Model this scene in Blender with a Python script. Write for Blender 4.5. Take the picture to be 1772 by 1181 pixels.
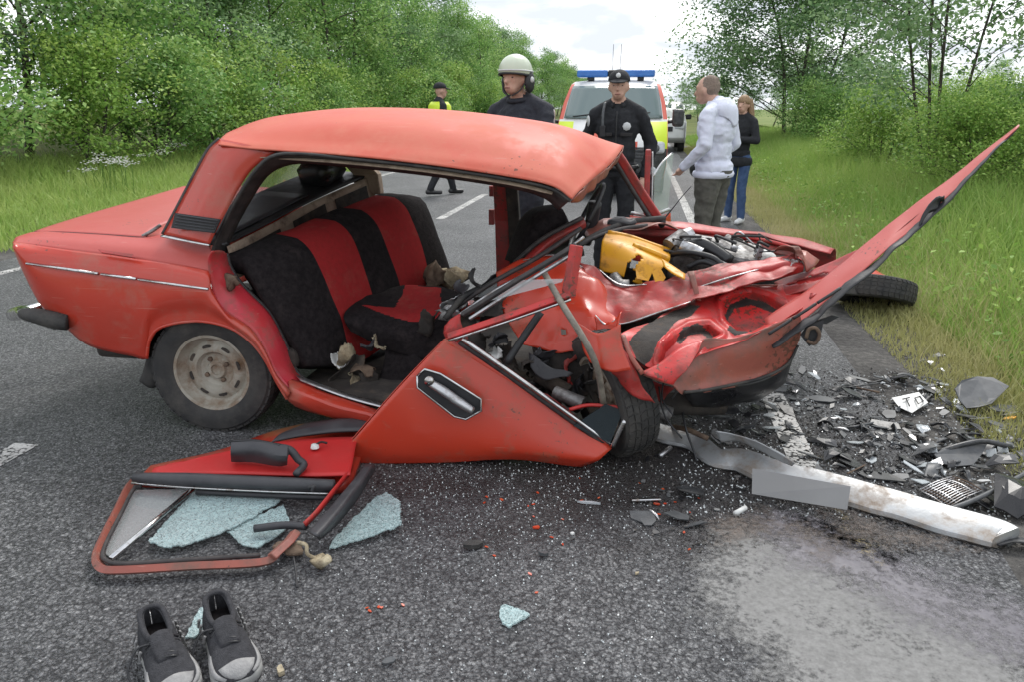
import bpy, bmesh, math, random
import numpy as np
from mathutils import Vector, Matrix, noise

for o in list(bpy.data.objects): bpy.data.objects.remove(o)
SC = bpy.context.scene
COL = SC.collection
rnd = random.Random(7)
R_ = np.random.RandomState(11)

# ------------------------------------------------------------------ camera
IW, IH, FPX, CAMH = 1772.0, 1181.0, 1280.0, 1.45
VPX, VPY = 1109.0, 188.0                       # where the road vanishes in the photograph
def _cam():
    d = np.array([VPX-IW/2, -(VPY-IH/2), -FPX]); d /= np.linalg.norm(d)
    up = np.cross([1.0, 0, 0], d); up /= np.linalg.norm(up)
    if up[1] < 0: up = -up
    return np.stack([np.cross(d, up), d, up])
RC = _cam()
cam = bpy.data.cameras.new('camera'); cam.sensor_width = 36; cam.lens = FPX/IW*36
cam.clip_start = 0.05; cam.clip_end = 3000
camo = bpy.data.objects.new('camera', cam); COL.objects.link(camo)
M = Matrix.Identity(4)
for i in range(3):
    for j in range(3): M[i][j] = RC[i][j]
M[2][3] = CAMH
camo.matrix_world = M
SC.camera = camo
SC.cycles.max_bounces = 4; SC.cycles.diffuse_bounces = 2; SC.cycles.glossy_bounces = 2
SC.cycles.transmission_bounces = 3; SC.cycles.transparent_max_bounces = 8

# ------------------------------------------------------------------ sky, sun, exposure
SC.view_settings.view_transform = 'Standard'; SC.view_settings.look = 'None'
SC.view_settings.gamma = 1.0; SC.view_settings.exposure = EXPOSURE = 1.05
SUN_EL, SUN_AZ = math.radians(52), math.radians(12)      # the bright part of the cloud lies ahead, over the road
w = bpy.data.worlds.new('World'); SC.world = w; w.use_nodes = True
nt = w.node_tree; nt.nodes.clear()
def wn(t, **k):
    n = nt.nodes.new(t)
    for a, b in k.items(): setattr(n, a, b)
    return n
sky = wn('ShaderNodeTexSky', sky_type='NISHITA', sun_disc=False)
sky.sun_elevation = SUN_EL; sky.sun_rotation = SUN_AZ; sky.dust_density = 3.0
tc = wn('ShaderNodeTexCoord'); sep = wn('ShaderNodeSeparateXYZ')
nt.links.new(tc.outputs['Generated'], sep.inputs[0])
# flat cloud layer: direction projected onto a plane overhead
add = wn('ShaderNodeMath', operation='MAXIMUM'); add.inputs[1].default_value = 0.0
nt.links.new(sep.outputs['Z'], add.inputs[0])
add2 = wn('ShaderNodeMath', operation='ADD'); add2.inputs[1].default_value = 0.22
nt.links.new(add.outputs[0], add2.inputs[0])
dx = wn('ShaderNodeMath', operation='DIVIDE'); dy = wn('ShaderNodeMath', operation='DIVIDE')
nt.links.new(sep.outputs['X'], dx.inputs[0]); nt.links.new(add2.outputs[0], dx.inputs[1])
nt.links.new(sep.outputs['Y'], dy.inputs[0]); nt.links.new(add2.outputs[0], dy.inputs[1])
cmb = wn('ShaderNodeCombineXYZ'); nt.links.new(dx.outputs[0], cmb.inputs[0]); nt.links.new(dy.outputs[0], cmb.inputs[1])
n1 = wn('ShaderNodeTexNoise'); n1.inputs['Scale'].default_value = 2.6; n1.inputs['Detail'].default_value = 7
n1.inputs['Roughness'].default_value = 0.52; n1.inputs['Distortion'].default_value = 0.5
nt.links.new(cmb.outputs[0], n1.inputs['Vector'])
rp = wn('ShaderNodeValToRGB'); rp.color_ramp.interpolation = 'EASE'
rp.color_ramp.elements[0].position = 0.40; rp.color_ramp.elements[0].color = (4.2, 4.5, 5.0, 1)
rp.color_ramp.elements[1].position = 0.66; rp.color_ramp.elements[1].color = (8.6, 8.8, 9.0, 1)
nt.links.new(n1.outputs['Fac'], rp.inputs['Fac'])
mx = wn('ShaderNodeMixRGB'); mx.inputs['Fac'].default_value = 0.94
nt.links.new(sky.outputs[0], mx.inputs['Color1']); nt.links.new(rp.outputs[0], mx.inputs['Color2'])
bg = wn('ShaderNodeBackground'); bg.inputs['Strength'].default_value = 0.1
nt.links.new(mx.outputs[0], bg.inputs['Color'])
wo = wn('ShaderNodeOutputWorld'); nt.links.new(bg.outputs[0], wo.inputs['Surface'])
sl = bpy.data.lights.new('sun', 'SUN'); sl.energy = 1.3; sl.angle = math.radians(24); sl.color = (1.0, 0.97, 0.92)
so = bpy.data.objects.new('sun', sl); COL.objects.link(so)
sd = Vector((math.sin(SUN_AZ)*math.cos(SUN_EL), math.cos(SUN_AZ)*math.cos(SUN_EL), math.sin(SUN_EL)))
so.rotation_euler = sd.to_track_quat('Z', 'Y').to_euler()

# ------------------------------------------------------------------ helpers: points
def ray(x, y): return RC @ np.array([x-IW/2, -(y-IH/2), -FPX])
def P(x, y, Y):
    """point of the place seen at pixel x,y of the photograph, standing in the plane y=Y"""
    d = ray(x, y); p = d*(Y/d[1]); p[2] += CAMH; return p
def G(x, y, z=0.0):
    """point at height z seen at pixel x,y"""
    d = ray(x, y); p = d*((z-CAMH)/d[2]); p[2] += CAMH; return p
def PX(p):
    c = (np.asarray(p, float)-np.array([0, 0, CAMH])) @ RC
    return np.stack([IW/2+FPX*c[..., 0]/-c[..., 2], IH/2-FPX*c[..., 1]/-c[..., 2]], -1)
def crom(pts, n):
    """Catmull-Rom through pts, n samples"""
    pts = np.asarray(pts, float); m = len(pts)
    if m == 2:
        t = np.linspace(0, 1, n)[:, None]; return pts[0]*(1-t)+pts[1]*t
    t = np.linspace(0, m-1, n); i = np.minimum(t.astype(int), m-2); u = (t-i)[:, None]
    e = np.vstack([2*pts[0]-pts[1], pts, 2*pts[-1]-pts[-2]])
    p0, p1, p2, p3 = e[i], e[i+1], e[i+2], e[i+3]
    return 0.5*((2*p1)+(-p0+p2)*u+(2*p0-5*p1+4*p2-p3)*u*u+(-p0+3*p1-3*p2+p3)*u**3)
def lin(pts, n):
    pts = np.asarray(pts, float); s = np.r_[0, np.cumsum(np.linalg.norm(np.diff(pts, axis=0), axis=1))]
    t = np.linspace(0, s[-1], n); return np.stack([np.interp(t, s, pts[:, k]) for k in range(pts.shape[1])], 1)
def crumple(V, amp, sc, seed=0):
    """sheet-metal folds: straight creases (triangle waves in random directions) and a little soft bending"""
    V = np.asarray(V, float).copy(); rs = np.random.RandomState(100+int(seed)); D = np.zeros_like(V)
    nz = np.array([noise.noise_vector(Vector(v*sc*.7)+Vector((seed*3.7, seed*1.3, 0))) for v in V])
    for k in range(6):
        d = rs.normal(size=3); d /= np.linalg.norm(d); f = sc*rs.uniform(.22, .6); w_ = rs.normal(size=3)*[.5, .9, .6]; w_ /= np.linalg.norm(w_)
        ph = V@d*f+rs.uniform(0, 1)+(nz@rs.normal(size=3))*.16
        m_ = np.clip(.5+1.3*np.array(nz[:, k % 3]), .1, 1)            # folds fade in and out
        D += (np.abs((ph % 1)-.5)*4-1)[:, None]*w_*m_[:, None]
    return V+D*amp*.55+nz*amp*.5

# ------------------------------------------------------------------ helpers: objects
def tag(o, label=None, cat=None, group=None, kind=None):
    if label: o['label'] = label
    if cat: o['category'] = cat
    if group: o['group'] = group
    if kind: o['kind'] = kind
    return o
def thing(name, label, cat, loc, group=None):
    o = bpy.data.objects.new(name, None); COL.objects.link(o); o.location = Vector([float(a) for a in loc])
    o.empty_display_size = 0.2
    return tag(o, label, cat, group)
def wloc(o):
    l = np.array(o.location)
    return l+wloc(o.parent) if o.parent else l
def mk(name, V, F, mats, parent=None, smooth=True, mi=None, solid=0, bevel=0, sub=0, off=0, auto=None):
    """one mesh object; V in world coordinates"""
    V = np.asarray(V, float)
    if parent is not None: V = V-wloc(parent); loc = None
    else: loc = V.mean(0); loc[2] = V[:, 2].min(); V = V-loc
    me = bpy.data.meshes.new(name)
    me.from_pydata([tuple(v) for v in V.tolist()], [], [tuple(f) for f in F]); 
    o = bpy.data.objects.new(name, me); COL.objects.link(o)
    if parent is not None: o.parent = parent
    else: o.location = Vector([float(a) for a in loc])
    if not isinstance(mats, (list, tuple)): mats = [mats]
    for m in mats: me.materials.append(m)
    if mi is not None: me.polygons.foreach_set('material_index', np.asarray(mi, dtype=np.int32))
    if smooth: me.polygons.foreach_set('use_smooth', np.ones(len(me.polygons), bool))
    me.update()
    if solid:
        s = o.modifiers.new('solid', 'SOLIDIFY'); s.thickness = solid; s.offset = off
    if bevel:
        b = o.modifiers.new('bevel', 'BEVEL'); b.width = bevel; b.segments = 2; b.limit_method = 'ANGLE'; b.angle_limit = 0.7
    if sub:
        s = o.modifiers.new('sub', 'SUBSURF'); s.levels = s.render_levels = sub
    if auto and smooth:
        bm = bmesh.new(); bm.from_mesh(me)
        for e in bm.edges:
            if len(e.link_faces) == 2 and e.calc_face_angle(0) > auto: e.smooth = False
        bm.to_mesh(me); bm.free()
    return o
class MB:
    """collects shapes that make ONE part"""
    def __init__(s): s.V = []; s.F = []; s.m = []; s.n = 0
    def add(s, vf, mi=0):
        V, F = vf; V = np.asarray(V, float)
        s.V.append(V); s.F += [tuple(int(i)+s.n for i in f) for f in F]; s.m += [mi]*len(F); s.n += len(V); return s
    def build(s, name, mats, parent=None, **k):
        return mk(name, np.vstack(s.V), s.F, mats, parent, mi=s.m, **k)
def gridf(n, m, closed=False):
    F = []
    for i in range(n-1):
        for j in range(m if closed else m-1):
            k = (j+1) % m
            F.append((i*m+j, i*m+k, (i+1)*m+k, (i+1)*m+j))
    return F
def tubevf(pts, r, seg=8, smooth=True, n=None, flat=1.0, cap=True):
    pts = np.asarray(pts, float)
    n = n or max(len(pts)*4, 6)
    rr = np.atleast_1d(np.asarray(r, float))
    if smooth and len(pts) > 2: q = crom(pts, n)
    elif len(pts) > 2: q = pts; n = len(pts)
    else: q = pts; n = 2
    rs = np.interp(np.linspace(0, 1, n), np.linspace(0, 1, len(rr)), rr)
    T = np.gradient(q, axis=0); T /= np.linalg.norm(T, axis=1)[:, None]+1e-9
    a = np.array([0, 0, 1.0]) if abs(T[0][2]) < 0.9 else np.array([0, 1.0, 0])
    V = []
    u = np.cross(T[0], a); u /= np.linalg.norm(u)
    for i in range(n):
        u = u-T[i]*np.dot(u, T[i]); u /= np.linalg.norm(u)+1e-9
        v = np.cross(T[i], u)
        for k in range(seg):
            an = 2*math.pi*k/seg
            V.append(q[i]+rs[i]*(math.cos(an)*u+math.sin(an)*v*flat))
    F = gridf(n, seg, True)
    if cap: F += [tuple(range(seg))[::-1], tuple((n-1)*seg+k for k in range(seg))]
    return np.array(V), F
def boxvf(c, s, rot=None, bev=0):
    c = np.asarray(c, float); s = np.asarray(s, float)/2
    V = np.array([[x, y, z] for x in (-1, 1) for y in (-1, 1) for z in (-1, 1)], float)*s
    if rot is not None: V = V @ np.array(rot).T
    return V+c, [(0, 1, 3, 2), (4, 6, 7, 5), (0, 4, 5, 1), (2, 3, 7, 6), (0, 2, 6, 4), (1, 5, 7, 3)]
def rotm(rx=0, ry=0, rz=0):
    from mathutils import Euler
    return np.array(Euler((rx, ry, rz)).to_matrix())
def frame(axis):
    a = np.asarray(axis, float); a = a/np.linalg.norm(a)
    b = np.array([0, 0, 1.0]) if abs(a[2]) < 0.9 else np.array([1.0, 0, 0])
    u = np.cross(b, a); u /= np.linalg.norm(u); return a, u, np.cross(a, u)
def lathevf(c, axis, prof, seg=40, close=False):
    """prof: (along axis, radius)"""
    a, u, v = frame(axis); c = np.asarray(c, float)
    V = []
    for h, r in prof:
        for k in range(seg):
            an = 2*math.pi*k/seg
            V.append(c+a*h+r*(math.cos(an)*u+math.sin(an)*v))
    F = gridf(len(prof), seg, True)
    if close: F += [tuple(range(seg))[::-1], tuple((len(prof)-1)*seg+k for k in range(seg))]
    return np.array(V), F
def inpoly(q, poly):
    x, y = q; c = False; n = len(poly)
    for i in range(n):
        x1, y1 = poly[i]; x2, y2 = poly[i-1]
        if (y1 > y) != (y2 > y) and x < (x2-x1)*(y-y1)/(y2-y1)+x1: c = not c
    return c
def pt(c):
    """(px,py,Y) pixel+plane, ('g',px,py,z) pixel+height, ('w',x,y,z) metres"""
    if c[0] == 'w': return np.array(c[1:], float)
    if c[0] == 'g': return G(*c[1:])
    return P(*c)
def sheetvf(rows, nu=None, nv=None, bulge=None, cr=0, csc=6, seed=0, holes=None, line=False):
    """smooth surface through a grid of control points (rows of equal length)"""
    A = [[pt(c) for c in r] for r in rows]
    nu = nu or (len(A[0])-1)*4+1; nv = nv or (len(A)-1)*4+1
    fn = lin if line else crom
    B = np.array([fn(r, nu) for r in A])
    C = np.array([crom(B[:, j], nv) for j in range(nu)]).transpose(1, 0, 2)
    if bulge:
        for i in range(nv):
            for j in range(nu):
                C[i, j] += np.array(bulge(i/(nv-1), j/(nu-1)))
    V = C.reshape(-1, 3)
    if cr: V = crumple(V, cr, csc, seed)
    F = gridf(nv, nu)
    if holes:
        q = PX(V)
        F = [f for f in F if not any(inpoly(q[list(f)].mean(0), h) for h in holes)]
    return V, F
def sheet(name, rows, mat, parent, th=0.004, **k):
    kw = {a: k.pop(a) for a in ('nu', 'nv', 'bulge', 'cr', 'csc', 'seed', 'holes', 'line') if a in k}
    V, F = sheetvf(rows, **kw)
    if kw.get('cr', 0) >= .007: k.setdefault('auto', .33)
    return mk(name, V, F, mat, parent, solid=th, **k)
def strip(name, A, B, mat, parent, n=None, nv=2, th=0.004, line=False, **k):
    """sheet lofted between two polylines"""
    return sheet(name, [A, B], mat, parent, th=th, nu=n or (len(A)-1)*4+1, nv=nv, line=line, **k)
def tube(name, pts, r, mat, parent, **k):
    return mk(name, *tubevf([pt(p) for p in pts], r, **k), mat, parent)
def platevf(poly, th, nrm=None, bend=0):
    """polygon of 3D points given a thickness"""
    p = np.asarray(poly, float); n = len(p)
    if nrm is not None: nrm = np.asarray(nrm, float)
    if nrm is None:
        nrm = np.zeros(3)
        for i in range(n): nrm += np.cross(p[i-1], p[i])
        c = p.mean(0); nrm = sum(np.cross(p[i-1]-c, p[i]-c) for i in range(n)); nrm = nrm/(np.linalg.norm(nrm)+1e-12)
    V = np.vstack([p+nrm*th/2, p-nrm*th/2])
    F = [tuple(range(n)), tuple(range(2*n-1, n-1, -1))]+[(i, n+i, n+(i+1) % n, (i+1) % n) for i in range(n)]
    return V, F
def plate(name, pts, th, mat, parent=None, **k):
    k.setdefault('smooth', False)
    return mk(name, *platevf([pt(p) for p in pts], th), mat, parent, **k)
def copy_tree(o, parent=None):
    c = o.copy(); COL.objects.link(c); c.parent = parent
    for ch in o.children: copy_tree(ch, c)
    return c
# ------------------------------------------------------------------ materials
def newmat(name):
    m = bpy.data.materials.new(name); m.use_nodes = True
    t = m.node_tree; t.nodes.clear()
    out = t.nodes.new('ShaderNodeOutputMaterial'); b = t.nodes.new('ShaderNodeBsdfPrincipled')
    t.links.new(b.outputs[0], out.inputs[0]); return m, t, b, out
def N(t, ty, ins=None, **k):
    n = t.nodes.new(ty)
    for a, b in k.items(): setattr(n, a, b)
    for a, b in (ins or {}).items():
        if hasattr(b, 'links') or isinstance(b, bpy.types.NodeSocket): t.links.new(b, n.inputs[a])
        else: n.inputs[a].default_value = b
    return n
def ramp(t, fac, stops):
    r = t.nodes.new('ShaderNodeValToRGB'); e = r.color_ramp.elements
    while len(e) < len(stops): e.new(0.5)
    for i, (p, c) in enumerate(stops):
        e[i].position = p; e[i].color = (*c, 1) if len(c) == 3 else c
    t.links.new(fac, r.inputs['Fac']); return r.outputs['Color']
def objco(t): return N(t, 'ShaderNodeTexCoord').outputs['Object']
def geopos(t): return N(t, 'ShaderNodeNewGeometry').outputs['Position']
def mat(name, c1, c2=None, rough=0.5, metal=0.0, scale=8, detail=6, bump=0.0, bscale=None, spec=0.5, dirt=None, dirtamt=0.5, dscale=5, r2=None, coat=0, trans=0, alpha=1, lo=.35, hi=.65, sheen=0, emit=None, chips=0):
    m, t, b, out = newmat(name)
    co = geopos(t)
    b.inputs['Roughness'].default_value = rough; b.inputs['Metallic'].default_value = metal
    b.inputs['Specular IOR Level'].default_value = spec
    if coat: b.inputs['Coat Weight'].default_value = coat; b.inputs['Coat Roughness'].default_value = 0.09
    nz = N(t, 'ShaderNodeTexNoise', {'Vector': co, 'Scale': scale, 'Detail': detail, 'Roughness': .6})
    col = ramp(t, nz.outputs['Fac'], [(lo, c1), (hi, c2 or c1)])
    if dirt:
        n2 = N(t, 'ShaderNodeTexNoise', {'Vector': co, 'Scale': dscale, 'Detail': 9, 'Roughness': .7})
        f = ramp(t, n2.outputs['Fac'], [(max(.0, .62-dirtamt*.4), (0, 0, 0)), (.72-dirtamt*.1, (1, 1, 1))])
        mxn = N(t, 'ShaderNodeMixRGB', {'Fac': f, 'Color1': col, 'Color2': (*dirt, 1)})
        col = mxn.outputs[0]
        rr = N(t, 'ShaderNodeMapRange', {'Value': f, 'To Min': rough, 'To Max': min(1, rough+.35)})
        t.links.new(rr.outputs[0], b.inputs['Roughness'])
    elif r2 is not None:
        rr = N(t, 'ShaderNodeMapRange', {'Value': nz.outputs['Fac'], 'From Min': .3, 'From Max': .7, 'To Min': rough, 'To Max': r2})
        t.links.new(rr.outputs[0], b.inputs['Roughness'])
    if chips:
        n4 = N(t, 'ShaderNodeTexNoise', {'Vector': co, 'Scale': 55, 'Detail': 3, 'Roughness': .5}); n6 = N(t, 'ShaderNodeTexNoise', {'Vector': co, 'Scale': 2.5, 'Detail': 3})
        s4 = N(t, 'ShaderNodeMath', {0: n4.outputs['Fac'], 1: n6.outputs['Fac']}, operation='ADD')
        f4 = N(t, 'ShaderNodeMapRange', {'Value': s4.outputs[0], 'From Min': 1.32-chips*.1, 'From Max': 1.36-chips*.1, 'To Min': 0, 'To Max': .85})
        mp = N(t, 'ShaderNodeMapping', {'Vector': co, 'Scale': (3, 40, 160), 'Rotation': (0, .35, 0)}); n7 = N(t, 'ShaderNodeTexNoise', {'Vector': mp.outputs[0], 'Scale': 1.0, 'Detail': 2})
        f7 = N(t, 'ShaderNodeMapRange', {'Value': n7.outputs['Fac'], 'From Min': .70, 'From Max': .74, 'To Min': 0, 'To Max': .35})
        col = N(t, 'ShaderNodeMixRGB', {'Fac': f7.outputs[0], 'Color1': col, 'Color2': (.55, .30, .24, 1)}).outputs[0]
        col = N(t, 'ShaderNodeMixRGB', {'Fac': f4.outputs[0], 'Color1': col, 'Color2': (.10, .045, .03, 1)}).outputs[0]
    t.links.new(col, b.inputs['Base Color'])
    if bump:
        n3 = N(t, 'ShaderNodeTexNoise', {'Vector': co, 'Scale': bscale or scale*3, 'Detail': 8, 'Roughness': .65})
        bp = N(t, 'ShaderNodeBump', {'Strength': bump, 'Distance': .02, 'Height': n3.outputs['Fac']})
        t.links.new(bp.outputs[0], b.inputs['Normal'])
    if trans: b.inputs['Transmission Weight'].default_value = trans
    if alpha < 1: b.inputs['Alpha'].default_value = alpha
    if sheen: b.inputs['Sheen Weight'].default_value = sheen
    if emit: b.inputs['Emission Color'].default_value = (*emit[0], 1); b.inputs['Emission Strength'].default_value = emit[1]
    return m
MT = {}
MT['paint'] = mat('weathered red paint', (.50, .038, .018), (.45, .046, .026), rough=.32, r2=.5, scale=2.2, dirt=(.38, .11, .075), dirtamt=.30, dscale=3.5, bump=.03, bscale=90, coat=.35, chips=.15)
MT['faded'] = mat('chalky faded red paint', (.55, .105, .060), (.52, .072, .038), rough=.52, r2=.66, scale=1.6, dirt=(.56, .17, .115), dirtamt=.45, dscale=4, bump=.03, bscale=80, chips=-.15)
MT['lid'] = mat('faded red paint with sky sheen', (.48, .090, .075), (.45, .070, .058), rough=.34, r2=.5, scale=1.6, bump=.03, bscale=80, chips=.15)  # faded red, with the sky's reflection on upward faces mixed into the colour
MT['crimson'] = mat('crimson inner paint', (.40, .030, .028), (.33, .030, .026), rough=.42, r2=.6, scale=5, dirt=(.11, .055, .045), dirtamt=.42, dscale=6, bump=.15, bscale=14, chips=1.2)
MT['bright'] = mat('bright red paint', (.54, .026, .026), (.47, .034, .028), rough=.40, r2=.55, scale=4, dirt=(.16, .055, .045), dirtamt=.36, dscale=9, bump=.1, bscale=22, chips=1.2)
MT['orange'] = mat('orange red door paint', (.54, .046, .018), (.50, .042, .020), rough=.33, r2=.45, scale=2.5, dirt=(.30, .10, .06), dirtamt=.22, dscale=5, coat=.2, chips=.15)
MT['brownred'] = mat('scuffed brown red paint', (.34, .095, .066), (.27, .075, .055), rough=.42, r2=.62, scale=4, dirt=(.15, .095, .075), dirtamt=.42, dscale=6, bump=.15, bscale=10, chips=1.2)
MT['jamb'] = mat('pink red jamb paint', (.52, .035, .055), (.46, .035, .035), rough=.3, r2=.5, scale=4, dirt=(.20, .08, .06), dirtamt=.3, dscale=9, chips=.15)
MT['black'] = mat('black plastic', (.016, .016, .018), (.032, .032, .035), rough=.42, r2=.65, scale=14, bump=.1)
MT['rubber'] = mat('dusty black rubber', (.020, .020, .021), (.042, .040, .038), rough=.75, scale=9, dirt=(.085, .078, .07), dirtamt=.4, dscale=7, bump=.15, bscale=60)
MT['seal'] = mat('weather strip rubber', (.022, .020, .021), (.06, .05, .048), rough=.6, scale=18)
MT['glossblack'] = mat('glossy black plastic', (.012, .012, .014), (.02, .02, .022), rough=.2, r2=.45, scale=8)
MT['vinyl'] = mat('grey black vinyl', (.035, .035, .040), (.055, .055, .060), rough=.4, r2=.6, scale=10, bump=.1)
MT['chrome'] = mat('aged chrome', (.62, .62, .63), (.50, .49, .48), rough=.16, r2=.4, metal=1, scale=14, dirt=(.22, .16, .12), dirtamt=.22, dscale=25)
MT['alu'] = mat('dull aluminium', (.55, .55, .56), (.40, .40, .41), rough=.35, r2=.6, metal=.9, scale=12, dirt=(.20, .16, .13), dirtamt=.3, dscale=12)
MT['bumper'] = mat('dull plated bumper steel', (.46, .47, .48), (.36, .37, .375), rough=.34, r2=.58, metal=.45, scale=5, dirt=(.22, .16, .11), dirtamt=.42, dscale=8, bump=.1, bscale=9)
MT['metal'] = mat('grey engine metal', (.18, .18, .18), (.36, .35, .34), rough=.4, r2=.7, metal=.6, scale=16, dirt=(.06, .05, .045), dirtamt=.5, dscale=12, bump=.3)
MT['rust'] = mat('rusty brown metal', (.12, .075, .05), (.22, .16, .11), rough=.8, scale=10, dirt=(.07, .045, .035), dirtamt=.5, dscale=9, bump=.3)
MT['beige'] = mat('beige primer metal', (.42, .33, .25), (.28, .20, .145), rough=.75, scale=7, dirt=(.12, .08, .06), dirtamt=.35, dscale=9, bump=.2)
MT['rim'] = mat('dirty cream wheel paint', (.38, .36, .31), (.30, .275, .225), rough=.55, scale=9, dirt=(.17, .10, .055), dirtamt=.42, dscale=8, bump=.1)
MT['yellow'] = mat('cracked yellow plastic', (.72, .36, .012), (.66, .29, .015), rough=.42, r2=.6, scale=6, dirt=(.28, .13, .02), dirtamt=.22, dscale=12)
MT['foam'] = mat('torn cream foam', (.50, .44, .31), (.34, .27, .17), rough=.95, scale=16, dirt=(.09, .06, .04), dirtamt=.45, dscale=10, bump=.6)
MT['white'] = mat('white plastic', (.72, .72, .70), (.60, .60, .58), rough=.45, scale=9, dirt=(.25, .22, .18), dirtamt=.2)
def fabric(name, c1, c2, dust, amt):
    m = mat(name, c1, c2, rough=.95, scale=40, dirt=dust, dirtamt=amt, dscale=7, bump=.35, bscale=160, spec=.15); return m
MT['seatblack'] = fabric('worn black seat cloth', (.012, .010, .011), (.024, .020, .021), (.040, .032, .032), .16)
MT['seatred'] = fabric('worn red seat cloth', (.37, .026, .028), (.30, .026, .026), (.32, .06, .05), .2)
MT['redtrim'] = mat('red vinyl door card', (.55, .022, .022), (.50, .026, .024), rough=.45, r2=.6, scale=9, bump=.05)
MT['darkint'] = mat('dark dirty interior', (.016, .014, .013), (.05, .042, .036), rough=.85, scale=9, dirt=(.10, .075, .055), dirtamt=.3, dscale=7, bump=.4)
def glassmat(name, col, alpha, rough=.06, speck=0):
    m, t, b, out = newmat(name); co = geopos(t)
    b.inputs['Base Color'].default_value = (*col, 1); b.inputs['Roughness'].default_value = rough
    b.inputs['Alpha'].default_value = alpha; b.inputs['Specular IOR Level'].default_value = .6
    if speck:
        vz = N(t, 'ShaderNodeTexVoronoi', {'Vector': co, 'Scale': speck}, feature='DISTANCE_TO_EDGE'); vc = N(t, 'ShaderNodeTexVoronoi', {'Vector': co, 'Scale': speck})
        e = ramp(t, vz.outputs['Distance'], [(.0, (1, 1, 1)), (.16, (0, 0, 0))]); gy = N(t, 'ShaderNodeSeparateColor', {'Color': vc.outputs['Color']})
        c0 = ramp(t, gy.outputs[0], [(.0, tuple(x*.55 for x in col)), (1, tuple(min(1, x*1.25) for x in col))])
        c = N(t, 'ShaderNodeMixRGB', {'Fac': e, 'Color1': c0, 'Color2': (.60, .72, .72, 1)}); t.links.new(c.outputs[0], b.inputs['Base Color'])
        bp = N(t, 'ShaderNodeBump', {'Strength': .7, 'Distance': .003, 'Height': gy.outputs[1]}); t.links.new(bp.outputs[0], b.inputs['Normal'])
        nz = N(t, 'ShaderNodeTexNoise', {'Vector': co, 'Scale': 11, 'Detail': 6})
        s_ = N(t, 'ShaderNodeMath', {0: nz.outputs['Fac'], 1: gy.outputs[2]}, operation='ADD')
        a0 = N(t, 'ShaderNodeMapRange', {'Value': s_.outputs[0], 'From Min': .5, 'From Max': 1.2, 'To Min': alpha-.35, 'To Max': min(1, alpha+.12)})
        e8 = N(t, 'ShaderNodeMath', {0: e, 1: .85}, operation='MULTIPLY'); a1 = N(t, 'ShaderNodeMath', {0: a0.outputs[0], 1: e8.outputs[0]}, operation='MAXIMUM'); t.links.new(a1.outputs[0], b.inputs['Alpha'])
    return m
MT['crazed'] = glassmat('crazed toughened glass', (.34, .48, .49), .64, .18, speck=125)
MT['pane'] = glassmat('dusty window glass', (.50, .52, .52), .42, .05)
MT['clear'] = glassmat('clear greenish glass', (.55, .65, .60), .30, .03)
MT['smoke'] = glassmat('dark reflective glass', (.02, .03, .035), .93, .04)
# ------------------------------------------------------------------ ground, road, verge
def gmat(name, stops, scale, bump=.3, rough=.95, big=.25):
    m, t, b, out = newmat(name); co = geopos(t)
    n1 = N(t, 'ShaderNodeTexNoise', {'Vector': co, 'Scale': scale, 'Detail': 8, 'Roughness': .7})
    n2 = N(t, 'ShaderNodeTexNoise', {'Vector': co, 'Scale': big, 'Detail': 4})
    s = N(t, 'ShaderNodeMath', {0: n1.outputs['Fac'], 1: n2.outputs['Fac']}, operation='ADD')
    h = N(t, 'ShaderNodeMath', {0: s.outputs[0], 1: .5}, operation='MULTIPLY')
    t.links.new(ramp(t, h.outputs[0], stops), b.inputs['Base Color']); b.inputs['Roughness'].default_value = rough
    b.inputs['Specular IOR Level'].default_value = .2
    bp = N(t, 'ShaderNodeBump', {'Strength': bump, 'Distance': .05, 'Height': n1.outputs['Fac']}); t.links.new(bp.outputs[0], b.inputs['Normal'])
    return m
MT['soil'] = gmat('green meadow soil', [(.35, (.055, .075, .018)), (.5, (.10, .125, .03)), (.65, (.17, .17, .05))], 3)
MT['field'] = gmat('young crop field', [(.35, (.10, .15, .04)), (.5, (.16, .20, .06)), (.68, (.24, .26, .10))], .8, big=.05)
MT['shoulder'] = gmat('dirt and gravel', [(.36, (.055, .052, .05)), (.5, (.11, .105, .10)), (.62, (.20, .19, .175))], 26, bump=.8, big=1.2)

def hgt(x, y):
    z = 0.0
    if x > 2.2: z += min(.25, (x-2.2)*.06)*(.6+.4*math.sin(y*.3))
    if x < -7.0: z += -.04*min(3, (-7-x))+(max(0, -11-x))*.07
    return z
xs = np.r_[np.linspace(-900, -40, 10), np.linspace(-34, 30, 65), np.linspace(40, 900, 10)]
ys = np.r_[np.linspace(-60, -6, 6), np.linspace(-4, 60, 65), np.linspace(70, 1800, 14)]
V = []; 
for y in ys:
    for x in xs:
        z = hgt(x, y)-.03 if -30 < x < 28 else hgt(max(-30, min(28, x)), y)-.03
        if -6.9 < x < 1.9: z = -.05
        V.append((x, y, z+(0 if -6.9 < x < 1.9 else noise.noise(Vector((x*.4, y*.4, 0)))*.06)))
ground = tag(mk('ground', V, gridf(len(ys), len(xs)), MT['soil']), kind='structure')
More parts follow.
